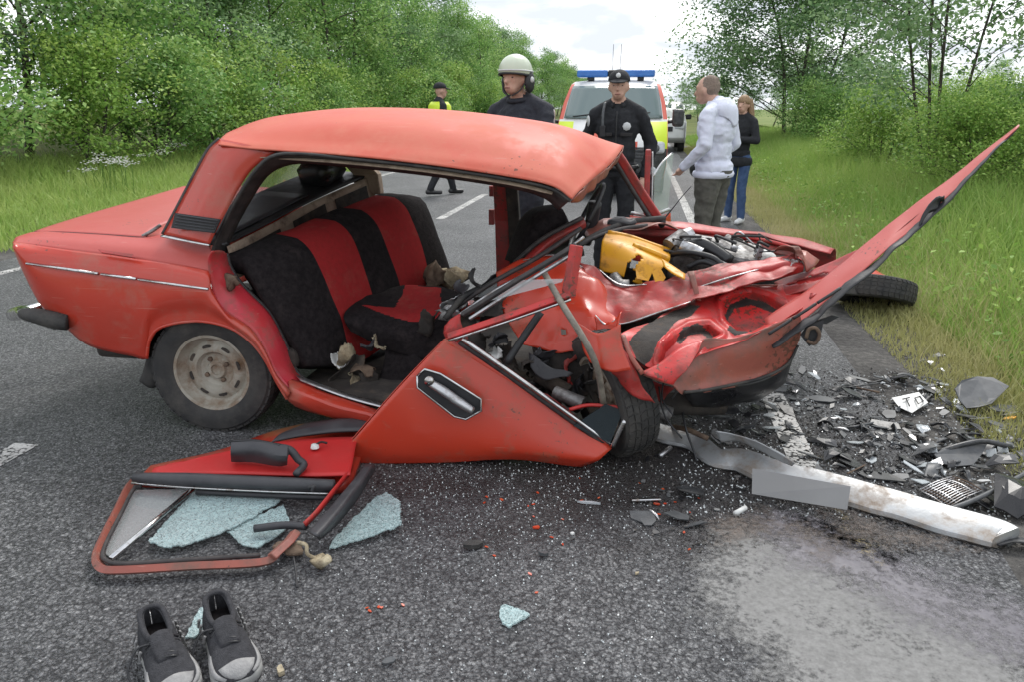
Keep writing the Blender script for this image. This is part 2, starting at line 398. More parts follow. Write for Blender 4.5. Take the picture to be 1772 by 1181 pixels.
# asphalt
def asphalt():
    m, t, b, out = newmat('coarse worn asphalt'); co = geopos(t)
    wz = N(t, 'ShaderNodeTexNoise', {'Vector': co, 'Scale': 55, 'Detail': 3}); wz2 = N(t, 'ShaderNodeVectorMath', {0: wz.outputs['Color'], 1: (.022, .022, .022)}, operation='MULTIPLY')
    cw = N(t, 'ShaderNodeVectorMath', {0: co, 1: wz2.outputs[0]}, operation='ADD')
    v = N(t, 'ShaderNodeTexVoronoi', {'Vector': cw.outputs[0], 'Scale': 88, 'Randomness': 1.0})
    v2 = N(t, 'ShaderNodeTexVoronoi', {'Vector': cw.outputs[0], 'Scale': 150, 'Randomness': 1.0})
    grey = N(t, 'ShaderNodeSeparateColor', {'Color': v.outputs['Color']}); grey2 = N(t, 'ShaderNodeSeparateColor', {'Color': v2.outputs['Color']})
    gm = N(t, 'ShaderNodeMath', {0: grey.outputs[0], 1: grey2.outputs[1]}, operation='ADD'); gm2 = N(t, 'ShaderNodeMath', {0: gm.outputs[0], 1: .5}, operation='MULTIPLY')
    n = N(t, 'ShaderNodeTexNoise', {'Vector': co, 'Scale': .9, 'Detail': 7, 'Roughness': .65})
    c1 = ramp(t, gm2.outputs[0], [(0, (.072, .072, .077)), (.40, (.145, .146, .152)), (.70, (.235, .236, .241)), (1, (.42, .42, .42))])
    gap = ramp(t, v.outputs['Distance'], [(.28, (1, 1, 1)), (.75, (.28, .28, .29))])
    m1 = N(t, 'ShaderNodeMixRGB', {'Fac': 1.0, 'Color1': c1, 'Color2': gap}, blend_type='MULTIPLY')
    pat = ramp(t, n.outputs['Fac'], [(.3, (.70, .70, .72)), (.5, (1.0, 1.0, 1.0)), (.70, (1.35, 1.34, 1.32))])
    m2 = N(t, 'ShaderNodeMixRGB', {'Fac': 1.0, 'Color1': m1.outputs[0], 'Color2': pat}, blend_type='MULTIPLY')
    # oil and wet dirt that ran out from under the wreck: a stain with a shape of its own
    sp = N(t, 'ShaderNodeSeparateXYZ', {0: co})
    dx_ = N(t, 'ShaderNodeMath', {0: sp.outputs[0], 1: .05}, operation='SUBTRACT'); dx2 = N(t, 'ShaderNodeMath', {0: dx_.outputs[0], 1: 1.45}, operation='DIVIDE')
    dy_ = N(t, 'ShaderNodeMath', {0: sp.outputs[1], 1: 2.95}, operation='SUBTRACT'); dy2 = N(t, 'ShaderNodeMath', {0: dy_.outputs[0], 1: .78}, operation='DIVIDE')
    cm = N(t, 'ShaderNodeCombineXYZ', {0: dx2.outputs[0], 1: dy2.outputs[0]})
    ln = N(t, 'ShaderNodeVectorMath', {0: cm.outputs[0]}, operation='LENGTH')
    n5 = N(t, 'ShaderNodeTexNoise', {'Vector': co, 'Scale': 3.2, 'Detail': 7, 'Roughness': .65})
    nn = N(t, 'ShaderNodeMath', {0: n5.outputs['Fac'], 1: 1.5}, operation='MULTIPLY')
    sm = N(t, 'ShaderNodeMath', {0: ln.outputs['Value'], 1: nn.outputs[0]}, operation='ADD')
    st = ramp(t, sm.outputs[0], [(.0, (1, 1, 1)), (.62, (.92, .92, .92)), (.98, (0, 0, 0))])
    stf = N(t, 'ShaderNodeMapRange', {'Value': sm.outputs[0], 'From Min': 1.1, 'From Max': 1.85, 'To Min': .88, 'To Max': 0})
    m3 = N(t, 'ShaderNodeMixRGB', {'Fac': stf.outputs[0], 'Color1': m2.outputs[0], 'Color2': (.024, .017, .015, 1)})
    t.links.new(m3.outputs[0], b.inputs['Base Color'])
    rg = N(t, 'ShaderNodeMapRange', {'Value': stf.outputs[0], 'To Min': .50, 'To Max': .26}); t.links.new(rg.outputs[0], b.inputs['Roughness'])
    hs = N(t, 'ShaderNodeMath', {0: v.outputs['Distance'], 1: v2.outputs['Distance']}, operation='ADD')
    inv = N(t, 'ShaderNodeMath', {0: 1.0, 1: hs.outputs[0]}, operation='SUBTRACT')
    bp = N(t, 'ShaderNodeBump', {'Strength': 1.0, 'Distance': .010, 'Height': inv.outputs[0]}); t.links.new(bp.outputs[0], b.inputs['Normal'])
    return m
MT['asphalt'] = asphalt()
def paintline():
    m, t, b, out = newmat('worn white road paint'); co = geopos(t)
    v = N(t, 'ShaderNodeTexVoronoi', {'Vector': co, 'Scale': 62}); n = N(t, 'ShaderNodeTexNoise', {'Vector': co, 'Scale': 5, 'Detail': 7, 'Roughness': .7})
    t.links.new(ramp(t, n.outputs['Fac'], [(.35, (.34, .335, .32)), (.6, (.56, .55, .53))]), b.inputs['Base Color'])
    s = N(t, 'ShaderNodeMath', {0: n.outputs['Fac'], 1: .62}, operation='MULTIPLY'); s2 = N(t, 'ShaderNodeMath', {0: v.outputs['Distance'], 1: s.outputs[0]}, operation='SUBTRACT')
    a = N(t, 'ShaderNodeMapRange', {'Value': s2.outputs[0], 'From Min': .22, 'From Max': .45, 'To Min': .95, 'To Max': .0}); t.links.new(a.outputs[0], b.inputs['Alpha'])
    inv = N(t, 'ShaderNodeMath', {0: 1.0, 1: v.outputs['Distance']}, operation='SUBTRACT')
    bp = N(t, 'ShaderNodeBump', {'Strength': .6, 'Distance': .005, 'Height': inv.outputs[0]}); t.links.new(bp.outputs[0], b.inputs['Normal'])
    b.inputs['Roughness'].default_value = .6; return m
MT['line'] = paintline()
ysr = np.r_[np.linspace(-6, 40, 90), np.linspace(45, 900, 40)]
V = []
for i, y in enumerate(ysr):
    jl = noise.noise(Vector((0, y*1.7, 3)))*.10; jr = noise.noise(Vector((5, y*1.9, 3)))*.08
    for x in (-6.25+jl, -4, -2.66, -.9, .76, 1.30+jr): V.append((x, y, 0))
tag(mk('road', V, gridf(len(ysr), 6), MT['asphalt']), kind='structure')
V = []
for i, y in enumerate(ysr):
    jr = noise.noise(Vector((9, y*1.3, 3)))*.10
    for x in (1.15, 1.5, 1.95+jr): V.append((x, y, -.006-(.012 if x > 1.6 else 0)))
tag(mk('road_shoulder', V, gridf(len(ysr), 3), MT['shoulder']), kind='structure')
V = []
for i, y in enumerate(ysr):
    jr = noise.noise(Vector((19, y*1.3, 3)))*.10
    for x in (-7.0+jr, -6.6, -6.1): V.append((x, y, -.006-(.02 if x < -6.7 else 0)))
tag(mk('road_shoulder', V, gridf(len(ysr), 3), MT['shoulder']), kind='structure')
def line(name, x, w_, y0, y1):
    n = max(2, int((y1-y0)/6)); yy = np.linspace(y0, y1, n); V = []
    for y in yy: V += [(x-w_/2, y, .004), (x+w_/2, y, .004)]
    return tag(mk(name, V, gridf(n, 2), MT['line']), kind='structure')
line('edge_line', .76, .12, 2.95, 700); line('edge_line', -5.75, .12, -5, 700)
def dashes():
    y = G(80, 773)[1]                      # the near dash ends here
    y0 = G(773, 379)[1]                    # the next one starts here
    step = y0-(y-1.2)
    yield y-1.2, y
    yield y0, G(850, 336)[1]
    L = G(850, 336)[1]-y0
    k = y0
    for i in range(24):
        k += L*4; yield k, k+L
for a, b_ in dashes(): line('lane_dash', -2.66, .12, a, b_)
# field beyond the right hedge
V = []
for y in np.linspace(4, 700, 24):
    for x in np.r_[np.linspace(9, 30, 8), np.linspace(60, 800, 10)]:
        V.append((x, y, .30+.25*noise.noise(Vector((x*.05, y*.05, 8)))+(x-9)*.004))
tag(mk('crop_field', V, gridf(24, 18), MT['field']), kind='structure')

# ------------------------------------------------------------------ plants
def leafmat(name, stops, transl=.35):
    m, t, b, out = newmat(name)
    at = N(t, 'ShaderNodeAttribute', attribute_name='tone'); oi = N(t, 'ShaderNodeObjectInfo')
    s = N(t, 'ShaderNodeMath', {0: oi.outputs['Random'], 1: .22}, operation='MULTIPLY')
    s2 = N(t, 'ShaderNodeMath', {0: at.outputs['Fac'], 1: s.outputs[0]}, operation='ADD')
    c = ramp(t, s2.outputs[0], stops)
    t.links.new(c, b.inputs['Base Color']); b.inputs['Roughness'].default_value = .55; b.inputs['Specular IOR Level'].default_value = .3
    tr = N(t, 'ShaderNodeBsdfTranslucent', {'Color': c}); mxs = N(t, 'ShaderNodeMixShader', {0: transl})
    t.links.new(b.outputs[0], mxs.inputs[1]); t.links.new(tr.outputs[0], mxs.inputs[2]); t.links.new(mxs.outputs[0], out.inputs[0])
    return m
MT['leaf'] = leafmat('mid green leaves', [(0, (0.073, 0.165, 0.040)), (.45, (0.158, 0.317, 0.079)), (.8, (0.277, 0.462, 0.132)), (1.15, (0.396, 0.554, 0.178))])
MT['leafdark'] = leafmat('deep green leaves', [(0, (0.053, 0.119, 0.037)), (.5, (0.106, 0.224, 0.069)), (1, (0.198, 0.343, 0.106))])
MT['leafyoung'] = leafmat('yellow green leaves', [(0, (0.132, 0.251, 0.046)), (.5, (0.264, 0.449, 0.092)), (1, (0.462, 0.607, 0.158))])
MT['leafgrey'] = leafmat('grey green leaves', [(0, (0.092, 0.185, 0.077)), (.5, (0.185, 0.317, 0.132)), (1, (0.330, 0.475, 0.224))])
MT['grass'] = leafmat('fresh grass', [(0, (.13, .25, .045)), (.5, (.25, .40, .085)), (1, (.42, .52, .16))], .4)
MT['drygrass'] = leafmat('dry yellow grass', [(0, (.22, .26, .08)), (.5, (.38, .38, .15)), (1, (.54, .49, .27))], .4)
MT['bark'] = mat('grey brown bark', (.045, .036, .028), (.11, .095, .08), rough=.9, scale=22, bump=.8)
MT['petal'] = mat('white umbel flowers', (.62, .62, .55), (.75, .75, .70), rough=.8)
def leavesvf(C, size, up=.5, aspect=.55, rs=R_):
    """one diamond leaf per centre"""
    n = len(C); d = rs.normal(size=(n, 3)); d[:, 2] *= .6; d[:, 2] -= .25; d /= np.linalg.norm(d, axis=1)[:, None]
    nr = rs.normal(size=(n, 3)); nr[:, 2] = np.abs(nr[:, 2])+up; s = np.cross(d, nr); s /= np.linalg.norm(s, axis=1)[:, None]+1e-9
    L = (size*rs.uniform(.6, 1.35, n))[:, None]; nn = np.cross(s, d)
    V = np.empty((n, 4, 3)); V[:, 0] = C-d*L*.5; V[:, 1] = C+s*L*aspect*.5+nn*L*.06; V[:, 2] = C+d*L*.5-nn*L*.05; V[:, 3] = C-s*L*aspect*.5+nn*L*.06
    return V.reshape(-1, 3)
def leafmesh(name, V, nper, tone, m):
    n = len(V)//nper; me = bpy.data.meshes.new(name)
    me.vertices.add(len(V)); me.vertices.foreach_set('co', np.asarray(V, np.float32).ravel())
    me.loops.add(n*nper); me.loops.foreach_set('vertex_index', np.arange(n*nper, dtype=np.int32))
    me.polygons.add(n); me.polygons.foreach_set('loop_start', (np.arange(n)*nper).astype(np.int32))
    try: me.polygons.foreach_set('loop_total', np.full(n, nper, np.int32))
    except Exception: pass
    me.update(calc_edges=True)
    a = me.attributes.new('tone', 'FLOAT', 'FACE'); a.data.foreach_set('value', np.asarray(tone, np.float32))
    me.materials.append(m); me.validate(); return me
def branchy(h, spread, nl, rs, trunk_r=.09, lean=0.0, stems=1, low=.25):
    """a trunk with limbs and twigs (MB) and the twig tips where leaf clumps sit"""
    mb = MB(); tips = []
    for s in range(stems):
        az0 = rs.uniform(0, 6.28); ln = lean*(1 if stems > 1 else rs.uniform(.2, 1))
        top = np.array([math.cos(az0)*ln*h, math.sin(az0)*ln*h, h*rs.uniform(.85, 1.0)])
        st = np.array([math.cos(az0), math.sin(az0), 0])*(.12 if stems > 1 else 0)
        mid = st*.6+top*.5+np.array([rs.normal()*.05*h, rs.normal()*.05*h, 0])
        tr = crom([st, mid, top], 9)
        mb.add(tubevf([st-np.array([0, 0, .15]), mid, top], [trunk_r*1.25, trunk_r*.75, trunk_r*.15], seg=6, n=8))
        for k in range(nl):
            f = low+(1-low)*(k+rs.uniform(0, .9))/nl; f = min(f, .98)
            b0 = np.array([np.interp(f*8, range(9), tr[:, i]) for i in range(3)])
            az = k*2.4+rs.uniform(-.5, .5); L = spread*(1.05-.62*f)*rs.uniform(.7, 1.2)
            e = b0+np.array([math.cos(az)*L, math.sin(az)*L, L*rs.uniform(.15, .75)])
            m_ = (b0+e)/2+np.array([0, 0, L*.10])
            mb.add(tubevf([b0, m_, e], [trunk_r*.42*(1.1-f*.6), trunk_r*.25, trunk_r*.06], seg=4, n=5))
            for q in range(5):
                u = .35+.65*(q+rs.uniform(0, 1))/5; c0 = b0*(1-u)+e*u+np.array([0, 0, L*.08])
                d = rs.normal(size=3); d[2] = d[2]*.5+.15; d /= np.linalg.norm(d); l2 = L*rs.uniform(.18, .42)
                c1 = c0+d*l2; mb.add(tubevf([c0, c1], [trunk_r*.12, trunk_r*.03], seg=3, cap=False)); tips += [c0*.4+c1*.6, c1]
    return mb, np.array(tips)
def crownpts(tips, per, sig, rs, flat=.7):
    n = len(tips); C = np.repeat(tips, per, 0)+rs.normal(size=(n*per, 3))*np.array([sig, sig, sig*flat])
    tone = np.repeat(rs.uniform(-.1, .85, n), per)+rs.uniform(0, .25, n*per); return C, tone
TREES = {}
def treekind(key, h, spread, nl, per, sig, leaf, m, seed, **k):
    rs = np.random.RandomState(seed); mb, tips = branchy(h, spread, nl, rs, **k)
    C, tone = crownpts(tips, per, sig, rs)
    C = C[:, :]; keep = C[:, 2] > .05; C = C[keep]; tone = tone[keep]
    cm = leafmesh('crown', leavesvf(C, leaf, rs=rs), 4, tone, m)
    tm = bpy.data.meshes.new('trunk'); tm.from_pydata([tuple(v) for v in np.vstack(mb.V).tolist()], [], mb.F); tm.materials.append(MT['bark'])
    tm.polygons.foreach_set('use_smooth', np.ones(len(tm.polygons), bool))
    TREES[key] = (tm, cm)
def tree(key, name, label, cat, x, y, s=1.0, rz=0, group=None, sz=None, z=None):
    tm, cm = TREES[key]; r = thing(name, label, cat, (x, y, hgt(x, y)-.05 if z is None else z), group)
    r.rotation_euler.z = rz; r.scale = (s, s, sz or s)
    for nm, me in (('trunk', tm), ('crown', cm)):
        o = bpy.data.objects.new(nm, me); COL.objects.link(o); o.parent = r
    return r
treekind('a', 9, 2.9, 18, 62, .40, .145, MT['leaf'], 1, low=.16)
treekind('b', 9.5, 2.7, 18, 62, .38, .14, MT['leafgrey'], 2, low=.2)
treekind('c', 8.5, 3.1, 16, 62, .44, .15, MT['leaf'], 3, low=.14)
treekind('d', 8.0, 2.8, 16, 52, .40, .15, MT['leafdark'], 4, low=.10)
treekind('shrub', 3.0, 1.6, 12, 40, .24, .10, MT['leafyoung'], 5, low=.05, trunk_r=.04, stems=2, lean=.25)
treekind('shrub2', 2.4, 1.5, 12, 40, .24, .10, MT['leaf'], 6, low=.05, trunk_r=.04, stems=2, lean=.2)
G1 = 'trees of the shelter belt left of the road'
rs = np.random.RandomState(5)
LX = -14.5
k = 0
y = 9.0
near_lab = ['broad bright green tree at the left edge of the photo, nearest in the row', 'grey green tree second from the left in the roadside row', 'leafy green tree standing behind the wreck\'s boot in the row', 'tall green tree above the wreck\'s rear roof corner', 'green tree above the middle of the wreck\'s roof', 'grey green tree left of the officer in the yellow vest']
while y < 190:
    kk = 'abcabdac'[k % 8]; s = rs.uniform(.92, 1.12)
    x = LX+rs.uniform(-.8, .8)-(0 if y < 60 else .0)
    lab = near_lab[k] if k < len(near_lab) else 'green tree in the far part of the row left of the road'
    tree(kk, 'roadside_tree', lab, 'tree', x, y, s, rs.uniform(0, 6), G1)
    y += rs.uniform(3.0, 4.2)*(1 if y < 60 else 1.6); k += 1
y = 7.0
while y < 120:                                        # second row, closes the gaps
    tree('dbca'[k % 4], 'belt_tree', 'dark tree in the second row behind the roadside trees', 'tree', LX-4.0+rs.uniform(-.8, .8), y, rs.uniform(.95, 1.12), rs.uniform(0, 6), 'second row of the shelter belt')
    y += rs.uniform(3.2, 4.4)*(1 if y < 60 else 1.8); k += 1
y = 8.5
while y < 70:
    tree(('shrub', 'shrub2')[k % 2], 'verge_shrub', 'leafy shrub at the foot of the left roadside trees', 'shrub', LX+1.6+rs.uniform(-.5, .7), y, rs.uniform(.85, 1.35), rs.uniform(0, 6), 'shrubs under the left tree row')
    y += rs.uniform(1.8, 3.2); k += 1
# right hand side
treekind('elm', 7.2, 3.0, 20, 100, .28, .092, MT['leafgrey'], 21, low=.04, trunk_r=.042, stems=3, lean=.22)
treekind('sparse', 7.0, 2.3, 15, 22, .22, .095, MT['leafgrey'], 22, low=.22, trunk_r=.028, stems=4, lean=.20)
treekind('hedge', 3.2, 2.2, 14, 40, .30, .10, MT['leafyoung'], 23, low=.05, trunk_r=.04, stems=3, lean=.3)
treekind('hedge2', 2.6, 1.9, 14, 40, .28, .095, MT['leaf'], 24, low=.05, trunk_r=.035, stems=3, lean=.3)
bx = G(1375, 262)
tree('elm', 'young_elm_tree', 'large bushy green tree on the right verge behind the woman', 'tree', bx[0]-.2, bx[1], 1.45, .6, sz=1.15)
bx = G(1615, 335)
tree('sparse', 'thin_stemmed_tree', 'thin open tree with several bare stems on the right', 'tree', bx[0], bx[1], 1.0, 2.2)
tree('sparse', 'thin_stemmed_tree', 'thin open tree cut by the right edge of the photo', 'tree', 7.3, 13.0, .9, 4.4)
hs = [(6.0, 14.2, 'hedge2', .62, 'low yellow green bush around the thin tree\'s foot'), (4.9, 11.6, 'hedge', .46, 'low bush under the raised bonnet tip'), (6.2, 10.4, 'hedge2', .5, 'dark leafy bush right of the bonnet tip'), (7.4, 12.2, 'hedge', .6, 'yellow green bush at the right edge of the photo'), (6.6, 8.9, 'hedge2', .55, 'bush at the right edge just above the dry grass'), (5.0, 17.0, 'hedge', .55, 'bush left of the thin stemmed tree'), (7.2, 19.5, 'hedge', .6, 'yellow green bush between the two right hand trees'), (8.8, 16.5, 'hedge', .6, 'bush behind the thin stemmed tree'), (5.4, 24.5, 'hedge2', .7, 'dark bush in front of the large bushy tree')]
for x, y, kd, s, lab in hs: tree(kd, 'hedge_bush', lab, 'bush', x, y, s, rs.uniform(0, 6), 'bushes along the right verge')
for i in range(14):
    tree('ac'[i % 2], 'hedgerow_tree', 'distant tree of the hedgerow beyond the right field', 'tree', 22+i*7+rs.uniform(-2, 2), 95+rs.uniform(-8, 8)+i*3, rs.uniform(.75, 1.0), rs.uniform(0, 6), 'far hedgerow', z=0)
for i in range(9):
    tree('abd'[i % 3], 'far_roadside_tree', 'distant tree on the right side of the road behind the van', 'tree', 6.5+rs.uniform(-.8, 2.5), 44+i*9+rs.uniform(-2, 2), rs.uniform(.45, .62), rs.uniform(0, 6), 'far trees right of the road')
# ------------------------------------------------------------------ grass
def blades(n, fx, fy, hfun, wd, m, name, label, tone=(0, 1), lean=.35, seed=3):
    rs = np.random.RandomState(seed); x, y = fx(rs, n), fy(rs, n)
    if callable(x): pass
    z = np.array([hgt(a, b) for a, b in zip(x, y)])-.03
    h = hfun(x, y, rs); az = rs.uniform(0, 6.28, n); w_ = wd*rs.uniform(.6, 1.4, n)*(1+y*.03)
    ln = rs.normal(size=(n, 2))*lean*h[:, None]
    V = np.empty((n, 8, 3)); b0 = np.stack([x, y, z], 1); s = np.stack([np.cos(az)*w_, np.sin(az)*w_, 0*w_], 1)
    mid = b0+np.stack([ln[:, 0]*.35, ln[:, 1]*.35, h*.62], 1); tip = b0+np.stack([ln[:, 0], ln[:, 1], h], 1)
    V[:, 0] = b0-s; V[:, 1] = b0+s; V[:, 2] = V[:, 5] = mid+s*.75; V[:, 3] = V[:, 4] = mid-s*.75; V[:, 6] = tip+s*.1; V[:, 7] = tip-s*.1
    cl = np.array([noise.noise(Vector((a*.9, b*.9, 4))) for a, b in zip(x, y)])*.5+.5
    tn = tone[0]+(tone[1]-tone[0])*np.clip(cl*.7+rs.uniform(0, .4, n), 0, 1)
    me = leafmesh(name, V.reshape(-1, 3), 4, np.repeat(tn, 2), m); o = bpy.data.objects.new(name, me); COL.objects.link(o)
    return tag(o, label, 'grass', kind='stuff')
def ydist(a, b, p=1.6): return lambda rs, n: a+(b-a)*rs.uniform(0, 1, n)**p
# right verge: short dry fringe, then taller green
blades(58000, lambda rs, n: 1.60+np.abs(rs.normal(size=n))*.50, ydist(.6, 30, 1.7), lambda x, y, rs: (.05+.16*np.clip(x-1.6, 0, 1.2))*rs.uniform(.5, 1.4, len(x)), .0028, MT['drygrass'], 'dry_grass', 'short dry yellow grass along the right road edge')
blades(140000, lambda rs, n: 2.1+7*rs.uniform(0, 1, n)**1.5, ydist(.6, 40, 1.6), lambda x, y, rs: np.clip(.10+.22*(x-2.0), .08, .55)*rs.uniform(.5, 1.35, len(x)), .0034, MT['grass'], 'green_grass', 'tall fresh green grass on the right verge', seed=4)
blades(100000, lambda rs, n: -6.55-7.5*rs.uniform(0, 1, n)**1.0, ydist(5, 60, 1.5), lambda x, y, rs: np.clip(.08+.06*(-6.5-x), .06, .42)*rs.uniform(.5, 1.4, len(x)), .0062, MT['grass'], 'verge_grass', 'green grass verge left of the road', tone=(.15, 1.0), seed=6)
blades(2600, lambda rs, n: 1.9+6*rs.uniform(0, 1, n)**1.4, ydist(2.8, 30, 1.4), lambda x, y, rs: np.clip(.22+.16*(x-2.0), .2, .75)*rs.uniform(.6, 1.3, len(x)), .0016, MT['drygrass'], 'dead_stems', 'tall dry stems among the green grass on the right', tone=(.5, 1), seed=14)
rs = np.random.RandomState(31); c0 = np.stack([2.3+4.5*rs.uniform(0,1,420)**1.3, 3.2+22*rs.uniform(0,1,420)**1.4], 1)
C = np.repeat(c0, 26, 0)+rs.normal(size=(420*26, 2))*.11; zz = np.array([hgt(a, b_) for a, b_ in C])+np.abs(rs.normal(size=len(C)))*.14+.05*np.clip(C[:, 0]-2, 0, 3)
wd_ = bpy.data.objects.new('verge_weeds', leafmesh('verge_weeds', leavesvf(np.c_[C, zz], .055, rs=rs), 4, np.repeat(rs.uniform(0, .9, 420), 26), MT['leafyoung'])); COL.objects.link(wd_)
tag(wd_, 'broad leaved weeds among the grass on the right verge', 'weeds', kind='stuff')
# white umbel flowers on the left verge
mb = MB(); rs = np.random.RandomState(8)
fl = MB()
for (px, py) in [(170, 312), (195, 310), (205, 318), (215, 322), (290, 278), (305, 262), (315, 263), (285, 290), (300, 268), (180, 318)]:
    g = G(px, py+16); 
    for q in range(3):
        b0 = g+np.array([rs.normal()*.15, rs.normal()*.15, -.1]); tp = b0+np.array([rs.normal()*.08, rs.normal()*.08, .62+rs.normal()*.06])
        fl.add(tubevf([b0, (b0+tp)/2+[.02, 0, 0], tp], .006, seg=4, n=4), 0)
        for j in range(14):
            c = tp+np.array([rs.normal()*.09, rs.normal()*.09, rs.normal()*.02]); fl.add(lathevf(c, (0, 0, 1), [(0, .002), (.004, .022), (.012, .003)], seg=6), 1)
fl.build('white_wildflowers', [MT['grass'], MT['petal']], label=None) if False else tag(fl.build('white_wildflowers', [MT['grass'], MT['petal']]), 'white umbel wildflowers in the left verge grass', 'wildflowers', kind='stuff')
# ------------------------------------------------------------------ the wrecked saloon
car = thing('wrecked_car', 'wrecked red saloon car with crushed front standing across the road', 'car', (-1.0, 3.67, 0))
YN, YF = 2.92, 4.42                                   # near and far side of the body
def Yrow(pts, Y): return [(a, b, Y) for a, b in pts]
# right rear wing: crease on top, wheel arch below
T = [(22,420),(40,422),(62,425),(90,429),(120,433),(160,438),(200,443),(240,449),(270,453),(300,458),(325,462),(350,467),(362,472),(361,490),(368,508),(383,535),(431,567),(457,606),(476,648),(502,678)]
B = [(25,430),(46,478),(76,532),(115,566),(150,595),(190,608),(230,616),(254,621),(258,592),(272,570),(300,560),(330,556),(350,556),(375,560),(397,567),(417,578),(440,598),(460,625),(478,660),(497,692)]
rows = []
for k, f in enumerate((0, .12, .3, .55, .8, 1)):
    yy = YN+[0, -.03, -.045, -.05, -.03, 0][k]
    rows.append([(a[0]*(1-f)+b[0]*f, a[1]*(1-f)+b[1]*f, yy-(.028 if (f > .9 and 7 < i < 19) else 0)) for i, (a, b) in enumerate(zip(T, B))])
wing = sheet('rear_wing', rows, MT['paint'], car, th=.006, nu=77, nv=26, off=-1)
# rolled lip of the wheel arch
tube('wheel_arch_lip', [(a, b, YN-.03) for a, b in B[7:]], .008, MT['paint'], wing, seg=6)
# inner wheel house
strip('wheel_house', [(a, b, YN) for a, b in B[7:]], [(a+6, b+4, YN+.32) for a, b in B[7:]], MT['darkint'], car, n=40)
# chrome waist trim in three broken lengths
for a, b in (((47,455),(170,473)), ((176,474),(236,482)), ((240,483),(361,500))):
    mb = MB(); mb.add(tubevf([P(a[0], a[1], YN-.052), P(b[0], b[1], YN-.050)], .011, seg=8, flat=.6)); mb.build('waist_trim', MT['chrome'], wing)
plate('fuel_flap', [(170,431.5,YN-.02),(231,440,YN-.02),(234,446,YN-.034),(176,437,YN-.034)], .006, MT['crimson'], wing)
plate('lower_crease', [(110,520,YN-.047),(255,552,YN-.052),(255,555,YN-.05),(112,524,YN-.046)], .004, MT['paint'], wing)
# deck between the crease and the boot lid, and the lid
crease = [(22,420),(62,425),(120,433),(200,443),(270,453),(325,462),(362,472),(368,470)]
gap = [(32,409),(62,401),(110,402),(180,406),(250,411),(285,408),(345,421),(364,425)]
mid_ = [((a[0]+b[0])/2, (a[1]+b[1])/2-3) for a, b in zip(crease, gap)]
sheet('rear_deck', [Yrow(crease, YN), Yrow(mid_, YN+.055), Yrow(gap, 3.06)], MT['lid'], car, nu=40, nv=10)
def lidz(px, py, Y): return (px, py, Y)
lid_rows = [[(60,400,3.07),(110,401,3.07),(180,405,3.07),(252,410,3.07)],
            [(92,389,3.30),(150,386,3.30),(210,386,3.30),(278,390,3.30)],
            [(160,368,3.65),(225,364,3.65),(270,363,3.65),(345,367,3.65)],
            [(240,345,4.0),(300,342,4.0),(345,342,4.0),(420,346,4.0)],
            [(318,322,4.35),(375,321,4.35),(425,322,4.35),(480,326,4.35)]]
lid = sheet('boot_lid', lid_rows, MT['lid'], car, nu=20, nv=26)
tube('lid_hinge', [(247,408,3.08),(262,400,3.09),(278,389,3.12)], .009, MT['metal'], lid, seg=6)
tube('lid_gap', [(60,401,3.062),(110,402,3.06),(180,406,3.06),(252,411.5,3.06)], .004, MT['seal'], lid, seg=5)
# rear scuttle between lid and rear window
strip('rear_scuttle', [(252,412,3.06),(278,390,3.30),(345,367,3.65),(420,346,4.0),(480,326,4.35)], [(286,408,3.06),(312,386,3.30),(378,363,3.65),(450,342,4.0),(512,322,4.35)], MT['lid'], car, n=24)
# tail panel, lamps, far wing
tl = [(22,420),(46,478),(76,532),(115,566),(150,596)]
far_t = [P(318,322,4.40)]
def farpt(px, py): q = P(px, py, YN); return ('w', q[0]+.18, YF, q[2]+.04)
tail = sheet('tail_panel', [Yrow(tl, YN+.01), [farpt(*p) for p in tl]], MT['paint'], car, nu=16, nv=12, bulge=lambda i, j: (-.02*math.sin(math.pi*i), 0, 0))
for yy in (3.02, 4.10):
    q = P(40, 455, YN); mb = MB()
    mb.add(boxvf((q[0]+.015+(yy-YN)*.12, yy+.12, q[2]-.01), (.03, .24, .13), rotm(0, -.25, -.12)))
    mb.build('tail_lamp', mat('red lamp plastic', (.30, .01, .01), rough=.15) if 'tl' not in MT else MT['tl'], tail, bevel=.01)
farw = sheet('left_rear_wing', [[farpt(*p) for p in T[:13]], [farpt(*p) for p in B[:13]]], MT['paint'], car, nu=26, nv=8)
mb = MB(); q0 = P(45,552,YN+.02); q1 = P(118,568,YN+.02)
mb.add(tubevf([P(100,560,YN+.06), P(70,550,YN+.02), P(40,540,YN+.10), P(58,535,3.5), ('w',0,0,0) and np.array([q0[0]+.17, 4.3, .55])], .034, seg=10, flat=1.0))
bump = mb.build('rear_bumper', MT['chrome'], car)
mk('bumper_end', *tubevf([P(118,557,YN-.03), P(100,555,YN-.045), P(70,548,YN-.045), P(44,543,YN-.02), P(38,541,YN+.03)], [.044, .044, .042, .032, .012], seg=10, flat=.9), MT['rubber'], bump)
